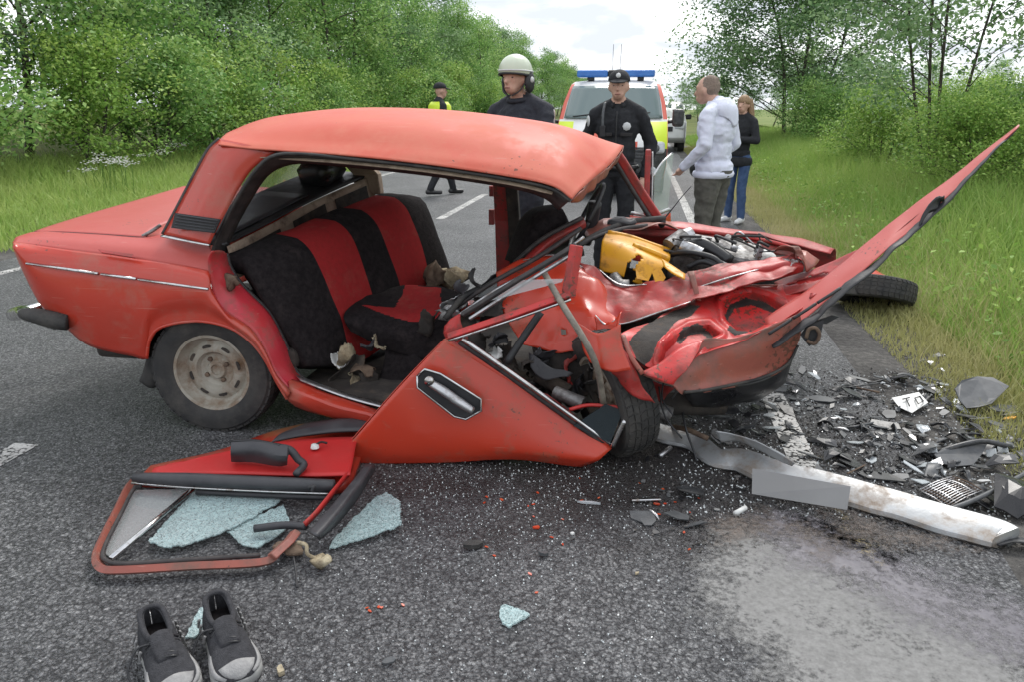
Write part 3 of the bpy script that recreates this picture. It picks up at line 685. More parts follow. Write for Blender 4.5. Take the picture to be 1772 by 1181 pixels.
# C pillar with vent and chrome foot
L = [(283,405),(301,372),(323,330),(345,288),(362,258),(381,240)]
Rr = [(362,424),(374,400),(392,366),(414,325),(440,289),(478,262)]
cy = [2.97,2.99,3.02,3.05,3.07,3.09]
pil = sheet('rear_pillar', [[(a[0],a[1],y+.03) for a,y in zip(L,cy)], [((a[0]+b[0])/2,(a[1]+b[1])/2-1,y-.015) for a,b,y in zip(L,Rr,cy)], [(b[0],b[1],y) for b,y in zip(Rr,cy)]], MT['paint'], car, nu=24, nv=12)
tube('window_gasket', [(a[0]-1,a[1],y+.035) for a,y in zip(L,cy)], .010, MT['seal'], pil, seg=6)
mk('pillar_trim', *tubevf([P(280,408,2.94), P(320,416,2.93), P(363,424,2.935)], .010, seg=8, flat=.6), MT['chrome'], pil)
vent = plate('air_vent', [(304,368,2.965),(382,379,2.955),(371,403,2.945),(297,394,2.955)], .008, MT['black'], pil)
for k in range(5):
    f = (k+.5)/5; a = P(304-7*f+4, 368+26*f+.5, 2.952); b = P(382-11*f-4, 379+24*f, 2.942)
    mk('slat', *tubevf([a, b], .0035, seg=5), MT['vinyl'], vent)
# roof: bulged back half, front edge torn down
roof_rows = [
 [(378,250,3.08),(425,256,3.06),(475,260,3.05),(600,269,3.03),(740,284,3.02),(880,305,3.02),(955,322,3.02),(990,345,3.02)],
 [(381,243,3.13),(425,245,3.11),(475,247,3.10),(600,252,3.09),(740,262,3.08),(880,280,3.08),(962,300,3.08),(1003,330,3.08)],
 [(386,236,3.30),(430,226,3.28),(480,219,3.26),(600,212,3.25),(740,217,3.25),(880,233,3.26),(980,258,3.27),(1030,305,3.27)],
 [(397,229,3.62),(440,211,3.60),(490,200,3.60),(600,189,3.60),(740,191,3.60),(880,205,3.60),(990,229,3.60),(1055,285,3.60)],
 [(420,231,3.95),(460,216,3.95),(510,205,3.95),(610,193,3.95),(750,193,3.95),(885,205,3.95),(1000,226,3.95),(1072,264,3.90)],
 [(440,248,4.22),(480,238,4.22),(530,231,4.22),(620,222,4.22),(755,220,4.22),(890,226,4.2),(1010,236,4.2),(1079,252,4.15)],
 [(446,262,4.28),(486,256,4.28),(536,250,4.28),(626,240,4.28),(760,236,4.28),(893,240,4.28),(1012,250,4.26),(1077,262,4.2)]]
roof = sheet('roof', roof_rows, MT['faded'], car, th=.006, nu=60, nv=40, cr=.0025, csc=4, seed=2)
# torn lip hanging at the near front corner
sheet('roof_front_lip', [[(990,345,3.03),(1003,331,3.08),(1030,306,3.27),(1056,286,3.6),(1073,266,3.9),(1079,254,4.15)],
      [(988,352,3.06),(1002,348,3.12),(1028,325,3.3),(1052,300,3.62),(1068,278,3.92),(1073,264,4.16)]], MT['brownred'], roof, nu=40, nv=5, cr=.009, csc=14)
sheet('headliner', [[(r[0][0]+8 if r[0][0] < 400 else r[0][0], r[0][1]+14, r[0][2]+.02)]+[(c[0], c[1]+14, c[2]+.02) for c in r[1:-1]] for r in roof_rows[:1]]+[[(c[0]+3, c[1]+30, c[2]) for c in r[:-1]] for r in roof_rows[2:6]], MT['beige'], roof, nu=30, nv=20)
# door aperture: header with seal, jamb below
O1 = [(366,436),(374,412),(390,378),(412,337),(442,292),(472,268),(520,264),(600,272),(740,287),(880,308),(952,324),(986,346)]
I1 = [(392,440),(397,418),(410,388),(432,348),(458,308),(484,289),(524,281),(600,287),(740,302),(880,323),(940,340),(968,362)]
strip('door_header', [(a,b,3.045) for a,b in O1], [(a,b,3.13) for a,b in I1], MT['seal'], car, n=70, nv=4, th=.012)
tube('header_seal', [(a+1,b+2,3.03) for a,b in O1], .007, MT['rubber'], car, seg=6)
O2 = [(366,434),(360,455),(369,506),(383,535),(431,567),(457,606),(476,648),(502,677),(530,700)]
I2 = [(392,438),(399,462),(417,490),(441,514),(468,542),(491,587),(506,627),(516,648),(545,668)]
M2 = [((a[0]+b[0])/2+4,(a[1]+b[1])/2-3) for a,b in zip(O2,I2)]
jamb = sheet('door_jamb', [Yrow(O2,YN-.01), Yrow(M2,2.985), Yrow(I2,3.07)], MT['jamb'], car, nu=44, nv=9)
mb = MB(); mb.add(tubevf([P(392,478,2.99), P(398,500,2.97), P(404,484,2.96), P(412,492,2.97)], .012, seg=6)); mb.add(boxvf(P(398,486,2.985), (.05, .02, .06), rotm(0, .3, 0)))
mb.build('door_striker', MT['rust'], jamb)
tube('door_seal', [(a,b,3.07) for a,b in I2]+[(610,688,3.06),(690,712,3.05)], .010, MT['seal'], car, seg=7)
# sill
sill = sheet('sill', [[(497,655,2.97),(560,678,2.95),(640,706,2.94),(720,730,2.92)],[(500,672,2.90),(560,696,2.88),(640,718,2.87),(720,742,2.86)],[(497,692,2.90),(560,715,2.90),(625,735,2.90),(720,762,2.90)],[(510,705,2.99),(565,722,2.99),(630,740,2.99),(720,765,2.99)]], MT['paint'], car, nu=24, nv=14, cr=.008, csc=9)
strip('sill_plate', [(512,650,3.0),(600,682,2.98),(690,708,2.96)], [(520,660,2.95),(600,690,2.94),(690,714,2.93)], MT['alu'], sill, n=14)
def shelf(u, Y, dz=0):
    return ('w', np.interp(Y, [3.1,3.5,3.95,4.3], [-1.84,-1.83,-1.74,-1.58])-.34*u, Y, np.interp(Y, [3.1,3.5,3.95,4.3], [.86,.90,.99,1.075])+.02*u+dz)
# floor, bulkheads, far side
mb = MB(); mb.add(boxvf((-.92, 3.68, .17), (1.25, 1.36, .05))); mb.add(boxvf((-1.78, 3.68, .40), (.06, 1.3, .42), rotm(0, -.3, 0))); mb.build('floor_pan', MT['darkint'], car)
mb = MB()
mb.add(sheetvf([[shelf(-.01,Y,-.01) for Y in (3.1,3.5,3.9,4.32)],[shelf(-.10,Y,-.16) for Y in (3.1,3.5,3.9,4.32)]], nu=20, nv=4))
bulk = mb.build('rear_bulkhead', MT['beige'], car, solid=.006)
for y0, y1 in ((3.2,3.55),(3.66,3.95),(4.02,4.25)):
    plate('bulkhead_opening', [shelf(-.065,y0,-.045),shelf(-.065,y1,-.045),shelf(-.105,y1,-.12),shelf(-.105,y0,-.12)], .004, MT['darkint'], bulk)
sheet('parcel_shelf', [[shelf(u, Y) for Y in (3.08,3.4,3.75,4.1,4.34)] for u in (0,.35,.7,1.0)], MT['black'], car, nu=16, nv=10, th=.012)
q = P(447,322,3.55)
sheet('shelf_mat', [[shelf(u, Y, .014) for Y in (3.2,3.55,3.9)] for u in (.12,.5,.85)], MT['vinyl'], car, nu=10, nv=8, th=.008)
mb = MB(); mb.add(crumple_bag := (lambda c, r, s: (crumple(lathevf(c, (0,0,1), [(-r*.5,.01),(-r*.45,r*.8),(0,r),(r*.4,r*.75),(r*.6,r*.2)], seg=14)[0], r*.5, 9, s), gridf(5,14,True)))(np.array(shelf(.40,4.12,.07)[1:]), .13, 3))
tag(mb.build('black_plastic_bag', MT['glossblack']), 'shiny black bag on the rear parcel shelf of the wreck', 'bag')
# far pillars and far side
def pillar(name, pts, w_, m, d=.07, parent=car):
    A = [pt(p) for p in pts]; n = len(A); V = []
    for q in A:
        for sx, sy in ((-1,-1),(1,-1),(1,1),(-1,1)): V.append(q+np.array([sx*w_/2, sy*d/2, 0]))
    return mk(name, V, gridf(n, 4, True)+[(3,2,1,0),tuple((n-1)*4+k for k in range(4))], m, parent, smooth=False, bevel=.008)
pillar('left_rear_pillar', [(640,335,4.33),(635,300,4.32),(600,262,4.26),(560,240,4.22)], .16, MT['beige'])
bp_ = pillar('left_centre_pillar', [(872,540,4.40),(872,460,4.40),(870,380,4.38),(866,300,4.30),(862,255,4.26)], .085, MT['crimson'])
pillar('pillar_trim', [(893,520,4.36),(893,440,4.36),(890,380,4.34),(884,300,4.27)], .07, MT['darkint'], d=.06, parent=bp_)
mk('door_hinge', *boxvf(P(851,375,4.39), (.03,.04,.09)), MT['crimson'], bp_, smooth=False)
mk('door_hinge', *boxvf(P(851,330,4.39), (.025,.04,.06)), MT['crimson'], bp_, smooth=False)
mk('left_sill', *boxvf((-.85, 4.42, .22), (1.5, .12, .14)), MT['paint'], car, smooth=False, bevel=.02)
mk('left_header', *tubevf([P(560,262,4.27), P(760,250,4.28), P(900,255,4.28), P(1040,268,4.22)], .03, seg=6), MT['seal'], car)
pillar('left_screen_pillar', [(1140,378,4.15),(1105,325,4.13),(1075,275,4.10),(1066,262,4.10)], .055, MT['crimson'])
tube('screen_pillar_seal', [(1128,382,4.11),(1092,325,4.09),(1066,282,4.06)], .014, MT['seal'], car, seg=6)
# rear window glass
strip('rear_window', [(a[0]+2,a[1],y+.05) for a,y in zip(L,cy)], [(505,322,4.33),(515,305,4.32),(525,288,4.3),(535,272,4.28),(545,258,4.26),(556,246,4.24)], MT['pane'], car, n=14, nv=6, th=.004)
# wheels
def wheel(c, ax, m_rim, name='rear_wheel', R=.292, wd=.165, lab=None, parent=car):
    c = np.asarray(c, float); a, u, v = frame(ax)
    e = bpy.data.objects.new(name, None); COL.objects.link(e); e.parent = parent; e.location = Vector([float(q) for q in c-wloc(parent)])
    h = wd/2; ri = .176
    prof = [(h*.55,ri-.004),(h*.86,ri+.008),(h*.99,ri+.035),(h*1.02,ri+.062),(h*.97,R-.022),(h*.80,R-.006),(h*.45,R),(-h*.45,R),(-h*.80,R-.006),(-h*.97,R-.022),(-h*1.02,ri+.06),(-h*.86,ri+.008),(-h*.55,ri-.004)]
    t_ = mk('tyre', *lathevf(c, a, prof, 64), MT['rubber'], e, auto=.5)
    tr = MB()                                          # tread blocks
    for k in range(44):
        an = 2*math.pi*k/44
        for r_, (o1, o2) in enumerate(((-.86,-.50),(-.44,-.14),(-.08,.24),(.30,.56),(.62,.88))):
            da = .055; s = .02*(1 if r_ % 2 else -1); V = []
            for rr in (R-.012, R+.0035):
                for o, sg in ((o1,-1),(o1,1),(o2,1),(o2,-1)):
                    aa = an+sg*da+s*(1 if o == o2 else -1)
                    rq = rr-(.008 if abs(o) > .8 else 0)
                    V.append(c+a*o*h+rq*(math.cos(aa)*u+math.sin(aa)*v))
            tr.add((np.array(V), [(4,5,6,7),(0,1,5,4),(1,2,6,5),(2,3,7,6),(3,0,4,7)]))
    tr.build('tread', MT['rubber'], t_, smooth=False)
    prof = [(h*.80,ri+.012),(h*.84,ri+.006),(h*.80,ri-.006),(h*.55,ri-.012),(h*.30,ri-.026),(h*.22,ri-.034),(h*.34,ri-.050),(h*.42,ri-.066),(h*.40,ri-.085),(h*.16,ri-.098),(h*.10,ri-.112),(h*.12,.048),(h*.26,.040),(h*.27,.026),(h*.16,.024),(h*.16,.001)]
    rim = mk('rim', *lathevf(c, a, prof, 48), m_rim, e, auto=.6)
    for k in range(4):
        an = 2*math.pi*k/4+.5; p_ = c+.049*1.15*(math.cos(an)*u+math.sin(an)*v)
        mk('wheel_bolt', *lathevf(p_+a*h*.10, a, [(0,.011),(.014,.011),(.016,.006),(.016,.001)], 6), MT['rust'], rim, smooth=False)
    for k in range(8):                                  # vent slots
        an = 2*math.pi*(k+.3)/8; p_ = c+(ri-.056)*(math.cos(an)*u+math.sin(an)*v)
        tn = -math.sin(an)*u+math.cos(an)*v; rd = math.cos(an)*u+math.sin(an)*v
        V = [p_+a*h*.425+tn*x_*.022+rd*y_*.008 for x_, y_ in ((-1,-.4),(-.8,.6),(0,1),(.8,.6),(1,-.4),(.8,-.9),(-.8,-.9))]
        mk('vent_slot', *platevf(V, .003, a), MT['darkint'], rim, smooth=False)
    return tag(e, lab)
wheel((P(378,655,2.99)[0]+.0, 3.0, .285), (0.06,-1,.03), MT['rim'])
wheel((-1.68, 4.36, .288), (0,1,0), MT['rim'])
mk('rear_axle', *tubevf([np.array([-1.84,3.08,.29]), np.array([-1.70,4.28,.29])], .035, seg=8), MT['rust'], car)
mfl = sheet('mud_flap', [[(254,620,2.93),(270,615,2.95),(285,612,3.0)],[(248,645,2.95),(268,650,2.95),(288,650,3.0)],[(242,660,2.96),(262,672,2.96),(284,662,3.0)]], MT['rubber'], car, th=.012, nu=8, nv=8)
# underbody dark mass so the car is closed below
mk('underbody', *boxvf((-2.05, 3.70, .33), (1.05, 1.30, .10)), MT['darkint'], car, smooth=False, bevel=.03)
# ---------------------------------------------------------------- rear bench
tp = [(424,459),(497,419),(563,392),(609,373),(667,352),(718,352)]
bt = [(526,640),(592,636),(648,600),(690,560),(735,530),(770,490)]
ys_ = [3.10,3.36,3.62,3.84,4.08,4.30]
def lerp(a, b, f): return (a[0]*(1-f)+b[0]*f, a[1]*(1-f)+b[1]*f)
rows = []
for f, off in ((.07,.06),(.10,.0),(.19,-.03),(.46,-.045),(.73,-.03),(1,.0)):
    rows.append([(*lerp(a, b, f), y+0) for a, b, y in zip(tp, bt, ys_)])
V, F = sheetvf(rows, nu=41, nv=25)
nu_, nv_ = 41, 25
for i in range(nv_):
    for j in range(nu_):
        f = i/(nv_-1); g = j/(nu_-1)
        V[i*nu_+j][0] += .05*math.sin(math.pi*min(1, f*1.1))*(1-abs(2*g-1)**6)-.07*max(0, .12-f)/.12-.03*(abs(2*g-1)**8)
bnd = [0,8,16,24,32,40]
mi = [(0,1,0,1,0)[min(4, (k % (nu_-1))*5//(nu_-1))] for k in range(len(F))]
seat = bpy.data.objects.new('rear_seat', None); COL.objects.link(seat); seat.parent = car
V = crumple(V, .009, 6)
mk('backrest', V, F, [MT['seatblack'], MT['seatred']], seat, mi=mi, solid=.09, off=-1)
for k_ in (8,16,24,32):
    mk('seam', *tubevf([V[i_*nu_+k_]+np.array([.006,-.004,.002]) for i_ in range(0,nv_,2)], .0035, seg=5, n=26), MT['seatblack'], seat)
# the cushion, knocked loose and lifted
c_rows = [[(664,497,3.72),(700,490,3.74),(765,500,3.72),(800,506,3.72)],
          [(630,518,3.52),(690,520,3.54),(765,520,3.52),(800,526,3.52)],
          [(598,541,3.36),(660,540,3.36),(745,548,3.34),(790,556,3.34)],
          [(596,556,3.30),(650,568,3.28),(720,575,3.26),(775,575,3.26)],
          [(606,575,3.31),(668,600,3.29),(735,622,3.27),(770,610,3.27)]]
V, F = sheetvf(c_rows, nu=70, nv=70)
q = PX(V); red = [[(626,531),(684,530),(700,489),(764,501),(768,541),(746,559),(704,552)]]
mi = [1 if inpoly(q[list(f)].mean(0), red[0]) else 0 for f in F]
mk('cushion', crumple(V, .02, 6, 2), F, [MT['seatblack'], MT['seatred']], seat, mi=mi, solid=.05, off=1)
sheet('torn_cover', [[(668,600,3.28),(700,612,3.27),(745,625,3.26)],[(662,630,3.26),(705,640,3.24),(735,650,3.24)],[(655,672,3.24),(690,685,3.20),(715,690,3.18)]], MT['seatblack'], seat, nu=14, nv=14, cr=.05, csc=7)
def lump(name, px, py, Y, r, m, parent=car, sq=(1,1,.7), seed=0, amp=.7, n=14):
    c = P(px, py, Y); V = []
    if name in ('torn_trim', 'crushed_trim', 'crushed_metal'):          # torn sheet, folded on itself
        r_ = np.random.RandomState(seed+9); R3 = np.linalg.qr(r_.normal(size=(3, 3)))[0]; nn = 14
        for i in range(nn):
            for j in range(nn):
                a, b = i/(nn-1)*2-1, j/(nn-1)*2-1; w_ = 1-.25*r_.uniform()*(abs(a) > .9 or abs(b) > .9)
                V.append(c+R3@np.array([a*1.5*w_, b*.9*w_, .5*math.sin(a*2.4+seed)+.3*math.cos(b*3+seed)])*r)
        return mk(name, crumple(V, r*.45, .9/r, seed), gridf(nn, nn), m, parent, solid=.003, auto=.4)
    for i in range(n//2+1):
        th = math.pi*i/(n//2)
        for k in range(n):
            an = 2*math.pi*k/n; V.append(c+r*np.array([sq[0]*math.sin(th)*math.cos(an), sq[1]*math.sin(th)*math.sin(an), sq[2]*math.cos(th)]))
    V = crumple(V, r*amp, 1.3/r, seed); V = crumple(V, r*amp*.5, 4/r, seed+5)
    return mk(name, V, gridf(n//2+1, n, True), m, parent)
lump('foam_tuft', 775, 478, 4.0, .085, MT['foam'], seat, (1.4,1,.7), 1)
lump('foam_tuft', 752, 475, 3.9, .06, MT['rust'], seat, (1,1,1), 4)
for i, (px, py, r, m) in enumerate([(600,622,.05,'foam'),(625,640,.045,'rust'),(612,660,.05,'foam'),(640,600,.04,'vinyl'),(585,625,.03,'white'),(655,595,.03,'foam'),(600,645,.06,'darkint'),(640,665,.05,'darkint')]):
    lump('torn_trim', px, py, 3.2, r, MT[m], car, (1.5,1,.45), i)
# ---------------------------------------------------------------- crushed front end (parts of the car)
# firewall / inner panels
sheet('firewall', [[(858,470,3.35),(905,448,3.40),(960,440,3.45),(1010,462,3.45),(1052,505,3.40)],
   [(862,515,3.25),(910,500,3.28),(960,500,3.30),(1015,512,3.30),(1062,540,3.28)],
   [(880,555,3.18),(925,548,3.20),(965,552,3.20),(1020,560,3.18),(1066,572,3.15)],
   [(908,596,3.15),(935,602,3.15),(975,612,3.13),(1020,608,3.10),(1055,602,3.08)]], MT['orange'], car, nu=46, nv=36, cr=.020, csc=10, seed=3,
   holes=[[(968,572),(978,570),(982,578),(972,582)]])
sheet('inner_wing', [[(1000,445,3.55),(1034,464,3.50),(1072,492,3.45),(1119,492,3.42),(1181,474,3.45),(1260,462,3.5),(1330,448,3.55),(1378,440,3.55)],
   [(1015,490,3.40),(1050,515,3.35),(1085,530,3.30),(1130,525,3.30),(1190,508,3.32),(1270,482,3.38),(1335,468,3.42),(1380,455,3.45)],
   [(1030,545,3.25),(1058,562,3.2),(1088,558,3.2),(1135,542,3.22),(1195,522,3.25),(1272,498,3.3),(1335,484,3.36),(1375,470,3.4)]], MT['crimson'], car, nu=70, nv=34, cr=.021, csc=12, seed=5)
sheet('torn_wing_edge', [[(1030,545,3.12),(1060,560,3.1),(1075,545,3.12)],[(1035,590,3.08),(1058,590,3.05),(1072,570,3.06)],[(1030,612,3.05),(1048,610,3.02),(1058,596,3.02)]], MT['orange'], car, nu=14, nv=14, cr=.03, csc=14)
for i_, q_ in enumerate([[(1034,464,3.49),(1072,492,3.43),(1119,492,3.41)],[(1030,545,3.11),(1050,562,3.09),(1074,546,3.11)],[(1058,562,3.19),(1088,558,3.19),(1135,542,3.21),(1195,522,3.24)],[(1198,500,3.35),(1255,482,3.37),(1312,466,3.41)],[(905,450,3.39),(960,441,3.44),(1008,462,3.44)]]):
    tube('bare_torn_edge', q_, [.002,.005,.003], MT['alu'], car, seg=4)
# far wing and bay rim
sheet('left_front_wing', [[(1075,388,4.20),(1150,392,4.24),(1230,400,4.28),(1310,410,4.3),(1380,424,4.3),(1440,440,4.28)],
   [(1090,378,4.36),(1165,384,4.40),(1240,393,4.42),(1320,404,4.44),(1400,420,4.44),(1448,436,4.4)],
   [(1100,420,4.5),(1180,430,4.5),(1260,440,4.5),(1330,450,4.5),(1400,460,4.5),(1445,465,4.46)]], MT['crimson'], car, nu=40, nv=14, cr=.02, csc=6)
sheet('bay_rim', [[(1075,388,4.19),(1150,393,4.23),(1230,402,4.27),(1310,414,4.29),(1372,430,4.28),(1385,446,4.2)],
   [(1078,408,4.16),(1150,410,4.2),(1230,418,4.24),(1305,430,4.25),(1362,442,4.24),(1376,456,4.18)]], MT['crimson'], car, nu=40, nv=5, cr=.015, csc=9)
tube('bay_flange', [(1075,388,4.18),(1150,393,4.22),(1230,402,4.26),(1310,413,4.28),(1370,429,4.27),(1384,446,4.19),(1376,458,4.10)], .012, MT['bright'], car, seg=6)
sheet('scuttle_panel', [[(1010,395,3.95),(1065,380,4.05),(1130,376,4.15),(1160,386,4.18)],[(1015,415,3.75),(1070,400,3.85),(1140,392,3.95),(1180,396,4.0)]], MT['brownred'], car, nu=20, nv=8, cr=.02, csc=10)
tube('scuttle_seal', [(1000,425,3.6),(1040,402,3.8),(1090,384,3.98),(1150,377,4.1)], .016, MT['rubber'], car, seg=7)
tube('scuttle_seal', [(985,432,3.55),(1030,410,3.72),(1080,395,3.88),(1120,390,3.95)], .012, MT['seal'], car, seg=6)
lump('wiper_motor', 1075, 384, 3.95, .05, MT['vinyl'], car, (1.7,1,.5), 8, .3)
tube('radio_antenna', [(1140,388,4.1),(1160,365,4.12),(1180,340,4.14),(1196,322,4.15)], [.006,.003,.002], MT['black'], car, seg=5)
lump('antenna_foot', 1145, 384, 4.1, .022, MT['black'], car, (1,1,1.4), 2, .2)
# bay floor
mb = MB(); mb.add(sheetvf([[(1010,470,3.7),(1150,455,3.8),(1300,450,3.8),(1400,455,3.8)],[(1040,500,3.75),(1150,500,3.75),(1290,480,3.75),(1390,470,3.75)],[(1060,600,3.55),(1150,610,3.55),(1280,600,3.55),(1390,540,3.6)]], nu=14, nv=10, cr=.04))
mb.add(boxvf((.30, 3.95, .35), (.9, .8, .25), rotm(0, 0, -.1)))
mb.build('engine_bay', MT['darkint'], car)
# cross rail folded over the bay (two long crimson tubes of sheet)
sheet('front_rail', [[(1195,480,3.42),(1250,462,3.45),(1310,448,3.5),(1360,440,3.52),(1385,446,3.52)],[(1198,500,3.36),(1255,482,3.38),(1312,466,3.42),(1362,456,3.46),(1390,458,3.48)],[(1205,522,3.38),(1262,504,3.40),(1318,486,3.44),(1362,474,3.48),(1388,470,3.5)]], MT['crimson'], car, nu=50, nv=20, cr=.017, csc=13, seed=9)
sheet('rail_end', [[(1345,434,3.6),(1380,432,3.62),(1412,448,3.62)],[(1370,432,3.5),(1392,440,3.5),(1404,462,3.52)],[(1382,446,3.46),(1392,458,3.46),(1396,470,3.48)]], MT['brownred'], car, nu=12, nv=12, cr=.03, csc=15)
lump('glass_crumbs', 1370, 455, 3.5, .035, MT['alu'], car, (1.3,1,.6), 3, .8)
# yellow box with a shattered side
yb = bpy.data.objects.new('yellow_engine_cover', None); COL.objects.link(yb); yb.parent = car
sheet('casing', [[(1048,404,3.75),(1080,408,3.74),(1120,420,3.73),(1160,436,3.73)],[(1043,415,3.62),(1078,422,3.60),(1115,436,3.58),(1158,452,3.58)],
   [(1040,440,3.56),(1075,448,3.53),(1110,462,3.50),(1140,472,3.50)],[(1037,468,3.55),(1070,476,3.52),(1100,490,3.50),(1125,500,3.50)]], MT['yellow'], yb, nu=36, nv=30, cr=.004, csc=9,
   holes=[[(1085,455),(1105,440),(1112,446),(1096,466),(1110,472),(1096,486),(1080,478)],[(1112,470),(1124,462),(1132,478),(1130,500),(1112,500)]])
tube('casing_rib', [(1052,402,3.77),(1090,410,3.76),(1130,424,3.75),(1160,434,3.75)], .014, MT['yellow'], yb, seg=8)
tube('casing_rib', [(1095,424,3.62),(1125,434,3.60),(1158,448,3.58)], .014, MT['yellow'], yb, seg=8)
sheet('broken_flap', [[(1145,448,3.52),(1165,460,3.48),(1186,474,3.42)],[(1150,462,3.46),(1165,474,3.42),(1184,484,3.37)]], MT['yellow'], yb, nu=8, nv=5, cr=.01)
plate('broken_flap', [(1100,466,3.46),(1118,456,3.47),(1132,464,3.45),(1122,486,3.42),(1102,482,3.42)], .005, MT['yellow'], yb)
plate('broken_flap', [(1128,470,3.44),(1142,462,3.45),(1152,480,3.42),(1138,500,3.40)], .005, MT['yellow'], yb)
tube('hose', [(1062,478,3.5),(1072,492,3.46),(1088,494,3.46)], .03, MT['metal'], yb, seg=10)
# engine pieces
def cyl(name, a, b, r, m, parent=car, seg=16):
    A = pt(a); B = pt(b); return mk(name, *lathevf(A, B-A, [(0,.001),(0,r),(np.linalg.norm(B-A),r),(np.linalg.norm(B-A),.001)], seg), m, parent, auto=.6)
eng = bpy.data.objects.new('engine', None); COL.objects.link(eng); eng.parent = car
mk('block', *boxvf(P(1235,452,3.85), (.42,.30,.18), rotm(.1,.12,-.15)), MT['metal'], eng, bevel=.02, smooth=False)
for a, b, r, m in [((1160,430,3.75),(1185,412,3.8),.055,'metal'),((1180,425,3.7),(1215,440,3.66),.035,'alu'),((1215,420,3.85),(1250,440,3.72),.028,'glossblack'),((1240,428,3.85),(1268,448,3.8),.05,'metal'),((1275,436,3.85),(1292,452,3.8),.045,'alu'),((1195,405,3.95),(1172,415,3.9),.04,'alu'),((1255,415,4.0),(1285,428,3.95),.035,'metal'),((1300,440,3.9),(1312,430,3.95),.03,'metal'),((1225,448,3.6),(1255,462,3.55),.022,'vinyl')]:
    cyl('casting', a, b, r, MT[m], eng)
tube('intake_hose', [(1195,428,3.72),(1215,422,3.70),(1240,436,3.66),(1262,452,3.62)], .034, MT['glossblack'], eng, seg=12)
tube('coolant_hose', [(1160,440,3.7),(1190,436,3.62),(1230,444,3.58),(1250,458,3.55)], .014, MT['black'], eng, seg=8)
tube('coolant_hose', [(1190,462,3.6),(1215,452,3.58),(1240,460,3.55)], .012, MT['black'], eng, seg=8)
for i in range(18):
    a = np.array([rnd.uniform(1145,1320), rnd.uniform(412,458)]); 
    tube('wire', [(a[0],a[1],3.75),(a[0]+rnd.uniform(-20,20),a[1]-rnd.uniform(4,16),3.7),(a[0]+rnd.uniform(15,45),a[1]+rnd.uniform(-8,12),3.68)], rnd.choice([.004,.005,.007]), MT[rnd.choice(['black','alu','rubber'])], eng, seg=5)
for i in range(22):
    lump('small_casting', rnd.uniform(1155,1320), rnd.uniform(418,460), rnd.uniform(3.7,3.95), rnd.uniform(.018,.038), MT[rnd.choice(['metal','alu','vinyl','rust','metal'])], eng, (1,1,.9), i, .45, 8)
mk('washer_bottle', *lathevf(P(1322,447,3.75), (.1,-.2,1), [(-.05,.001),(-.05,.05),(.02,.055),(.035,.035),(.04,.001)], 14), MT['white'], eng)
plate('bracket_blade', [(1303,452,3.7),(1316,424,3.7),(1322,428,3.7),(1314,454,3.7)], .005, MT['alu'], eng)
# ---------------------------------------------------------------- bonnet, folded and peeled up
bon = bpy.data.objects.new('bonnet', None); COL.objects.link(bon); bon.parent = car
under = [[(1205,512,3.42),(1245,500,3.44),(1290,496,3.46),(1345,494,3.48),(1395,482,3.50),(1440,468,3.50)],
         [(1165,535,3.28),(1225,530,3.30),(1290,530,3.32),(1340,525,3.34),(1385,510,3.38),(1440,480,3.44)],
         [(1120,560,3.12),(1180,555,3.16),(1245,560,3.20),(1310,560,3.22),(1360,545,3.26),(1425,500,3.36)],
         [(1078,578,2.84),(1140,590,2.90),(1205,590,2.98),(1270,585,3.06),(1340,566,3.12),(1415,516,3.26)],
         [(1090,612,2.78),(1128,640,2.80),(1175,640,2.84),(1225,610,2.92),(1290,588,3.02),(1380,540,3.16)]]
holes = [[(1262,520),(1290,508),(1322,514),(1345,528),(1338,534),(1300,520),(1272,526),(1258,548),(1252,545)],
         [(1262,565),(1275,572),(1290,572),(1300,564),(1304,568),(1290,580),(1272,582),(1258,572)],
         [(1168,584),(1182,568),(1205,560),(1225,566),(1238,580),(1230,582),(1212,570),(1190,574),(1176,590)],
         [(1100,570),(1140,545),(1170,535),(1175,542),(1140,562),(1112,585)]]
PK = [[(1250,522),(1272,510),(1300,506),(1330,514),(1356,530),(1334,556),(1300,574),(1275,572),(1256,552)],
      [(1140,628),(1148,602),(1168,582),(1195,566),(1226,563),(1246,578),(1220,590),(1200,618),(1180,645),(1150,648)]]
V, F = sheetvf(under, nu=150, nv=110, cr=.010, csc=10, seed=4)
q = PX(V)
for pk in PK:
    d_ = np.zeros(len(q)); P_ = np.asarray(pk, float); D = np.full(len(q), 1e9); ins = np.zeros(len(q), bool)
    for i in range(len(P_)):
        a, b = P_[i-1], P_[i]; ab = b-a; t = np.clip(((q-a)@ab)/(ab@ab), 0, 1); D = np.minimum(D, np.linalg.norm(q-a-t[:, None]*ab, axis=1))
        c = (a[1] > q[:, 1]) != (b[1] > q[:, 1]); ins ^= c & (q[:, 0] < (b[0]-a[0])*(q[:, 1]-a[1])/(b[1]-a[1]+1e-9)+a[0])
    sd_ = np.where(ins, D, -D)
    dep = np.clip((sd_+1)/4, 0, 1)*.045-np.exp(-((sd_+7)/4.5)**2)*.016
    V = V+dep[:, None]*np.array([.10, .75, -.62])
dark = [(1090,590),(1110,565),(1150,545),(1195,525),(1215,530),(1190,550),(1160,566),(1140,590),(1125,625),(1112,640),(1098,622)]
mi = [1 if inpoly(q[list(f)].mean(0)+np.array([9*noise.noise(Vector((*q[f[0]]*.03, 0))), 9*noise.noise(Vector((*q[f[0]]*.03, 5)))]), dark) or any(inpoly(q[f[0]], h_) for h_ in holes[:3]) else 0 for f in F]  # grime patch, plus pocket openings whose shade is put into the face colour
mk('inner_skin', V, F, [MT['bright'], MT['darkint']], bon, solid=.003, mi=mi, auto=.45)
mk('backing_skin', np.asarray(sheetvf(under, nu=20, nv=16)[0])+[0, .05, -.03], gridf(16, 20), MT['crimson'], bon, solid=.003)  # second crimson sheet backing the inner skin
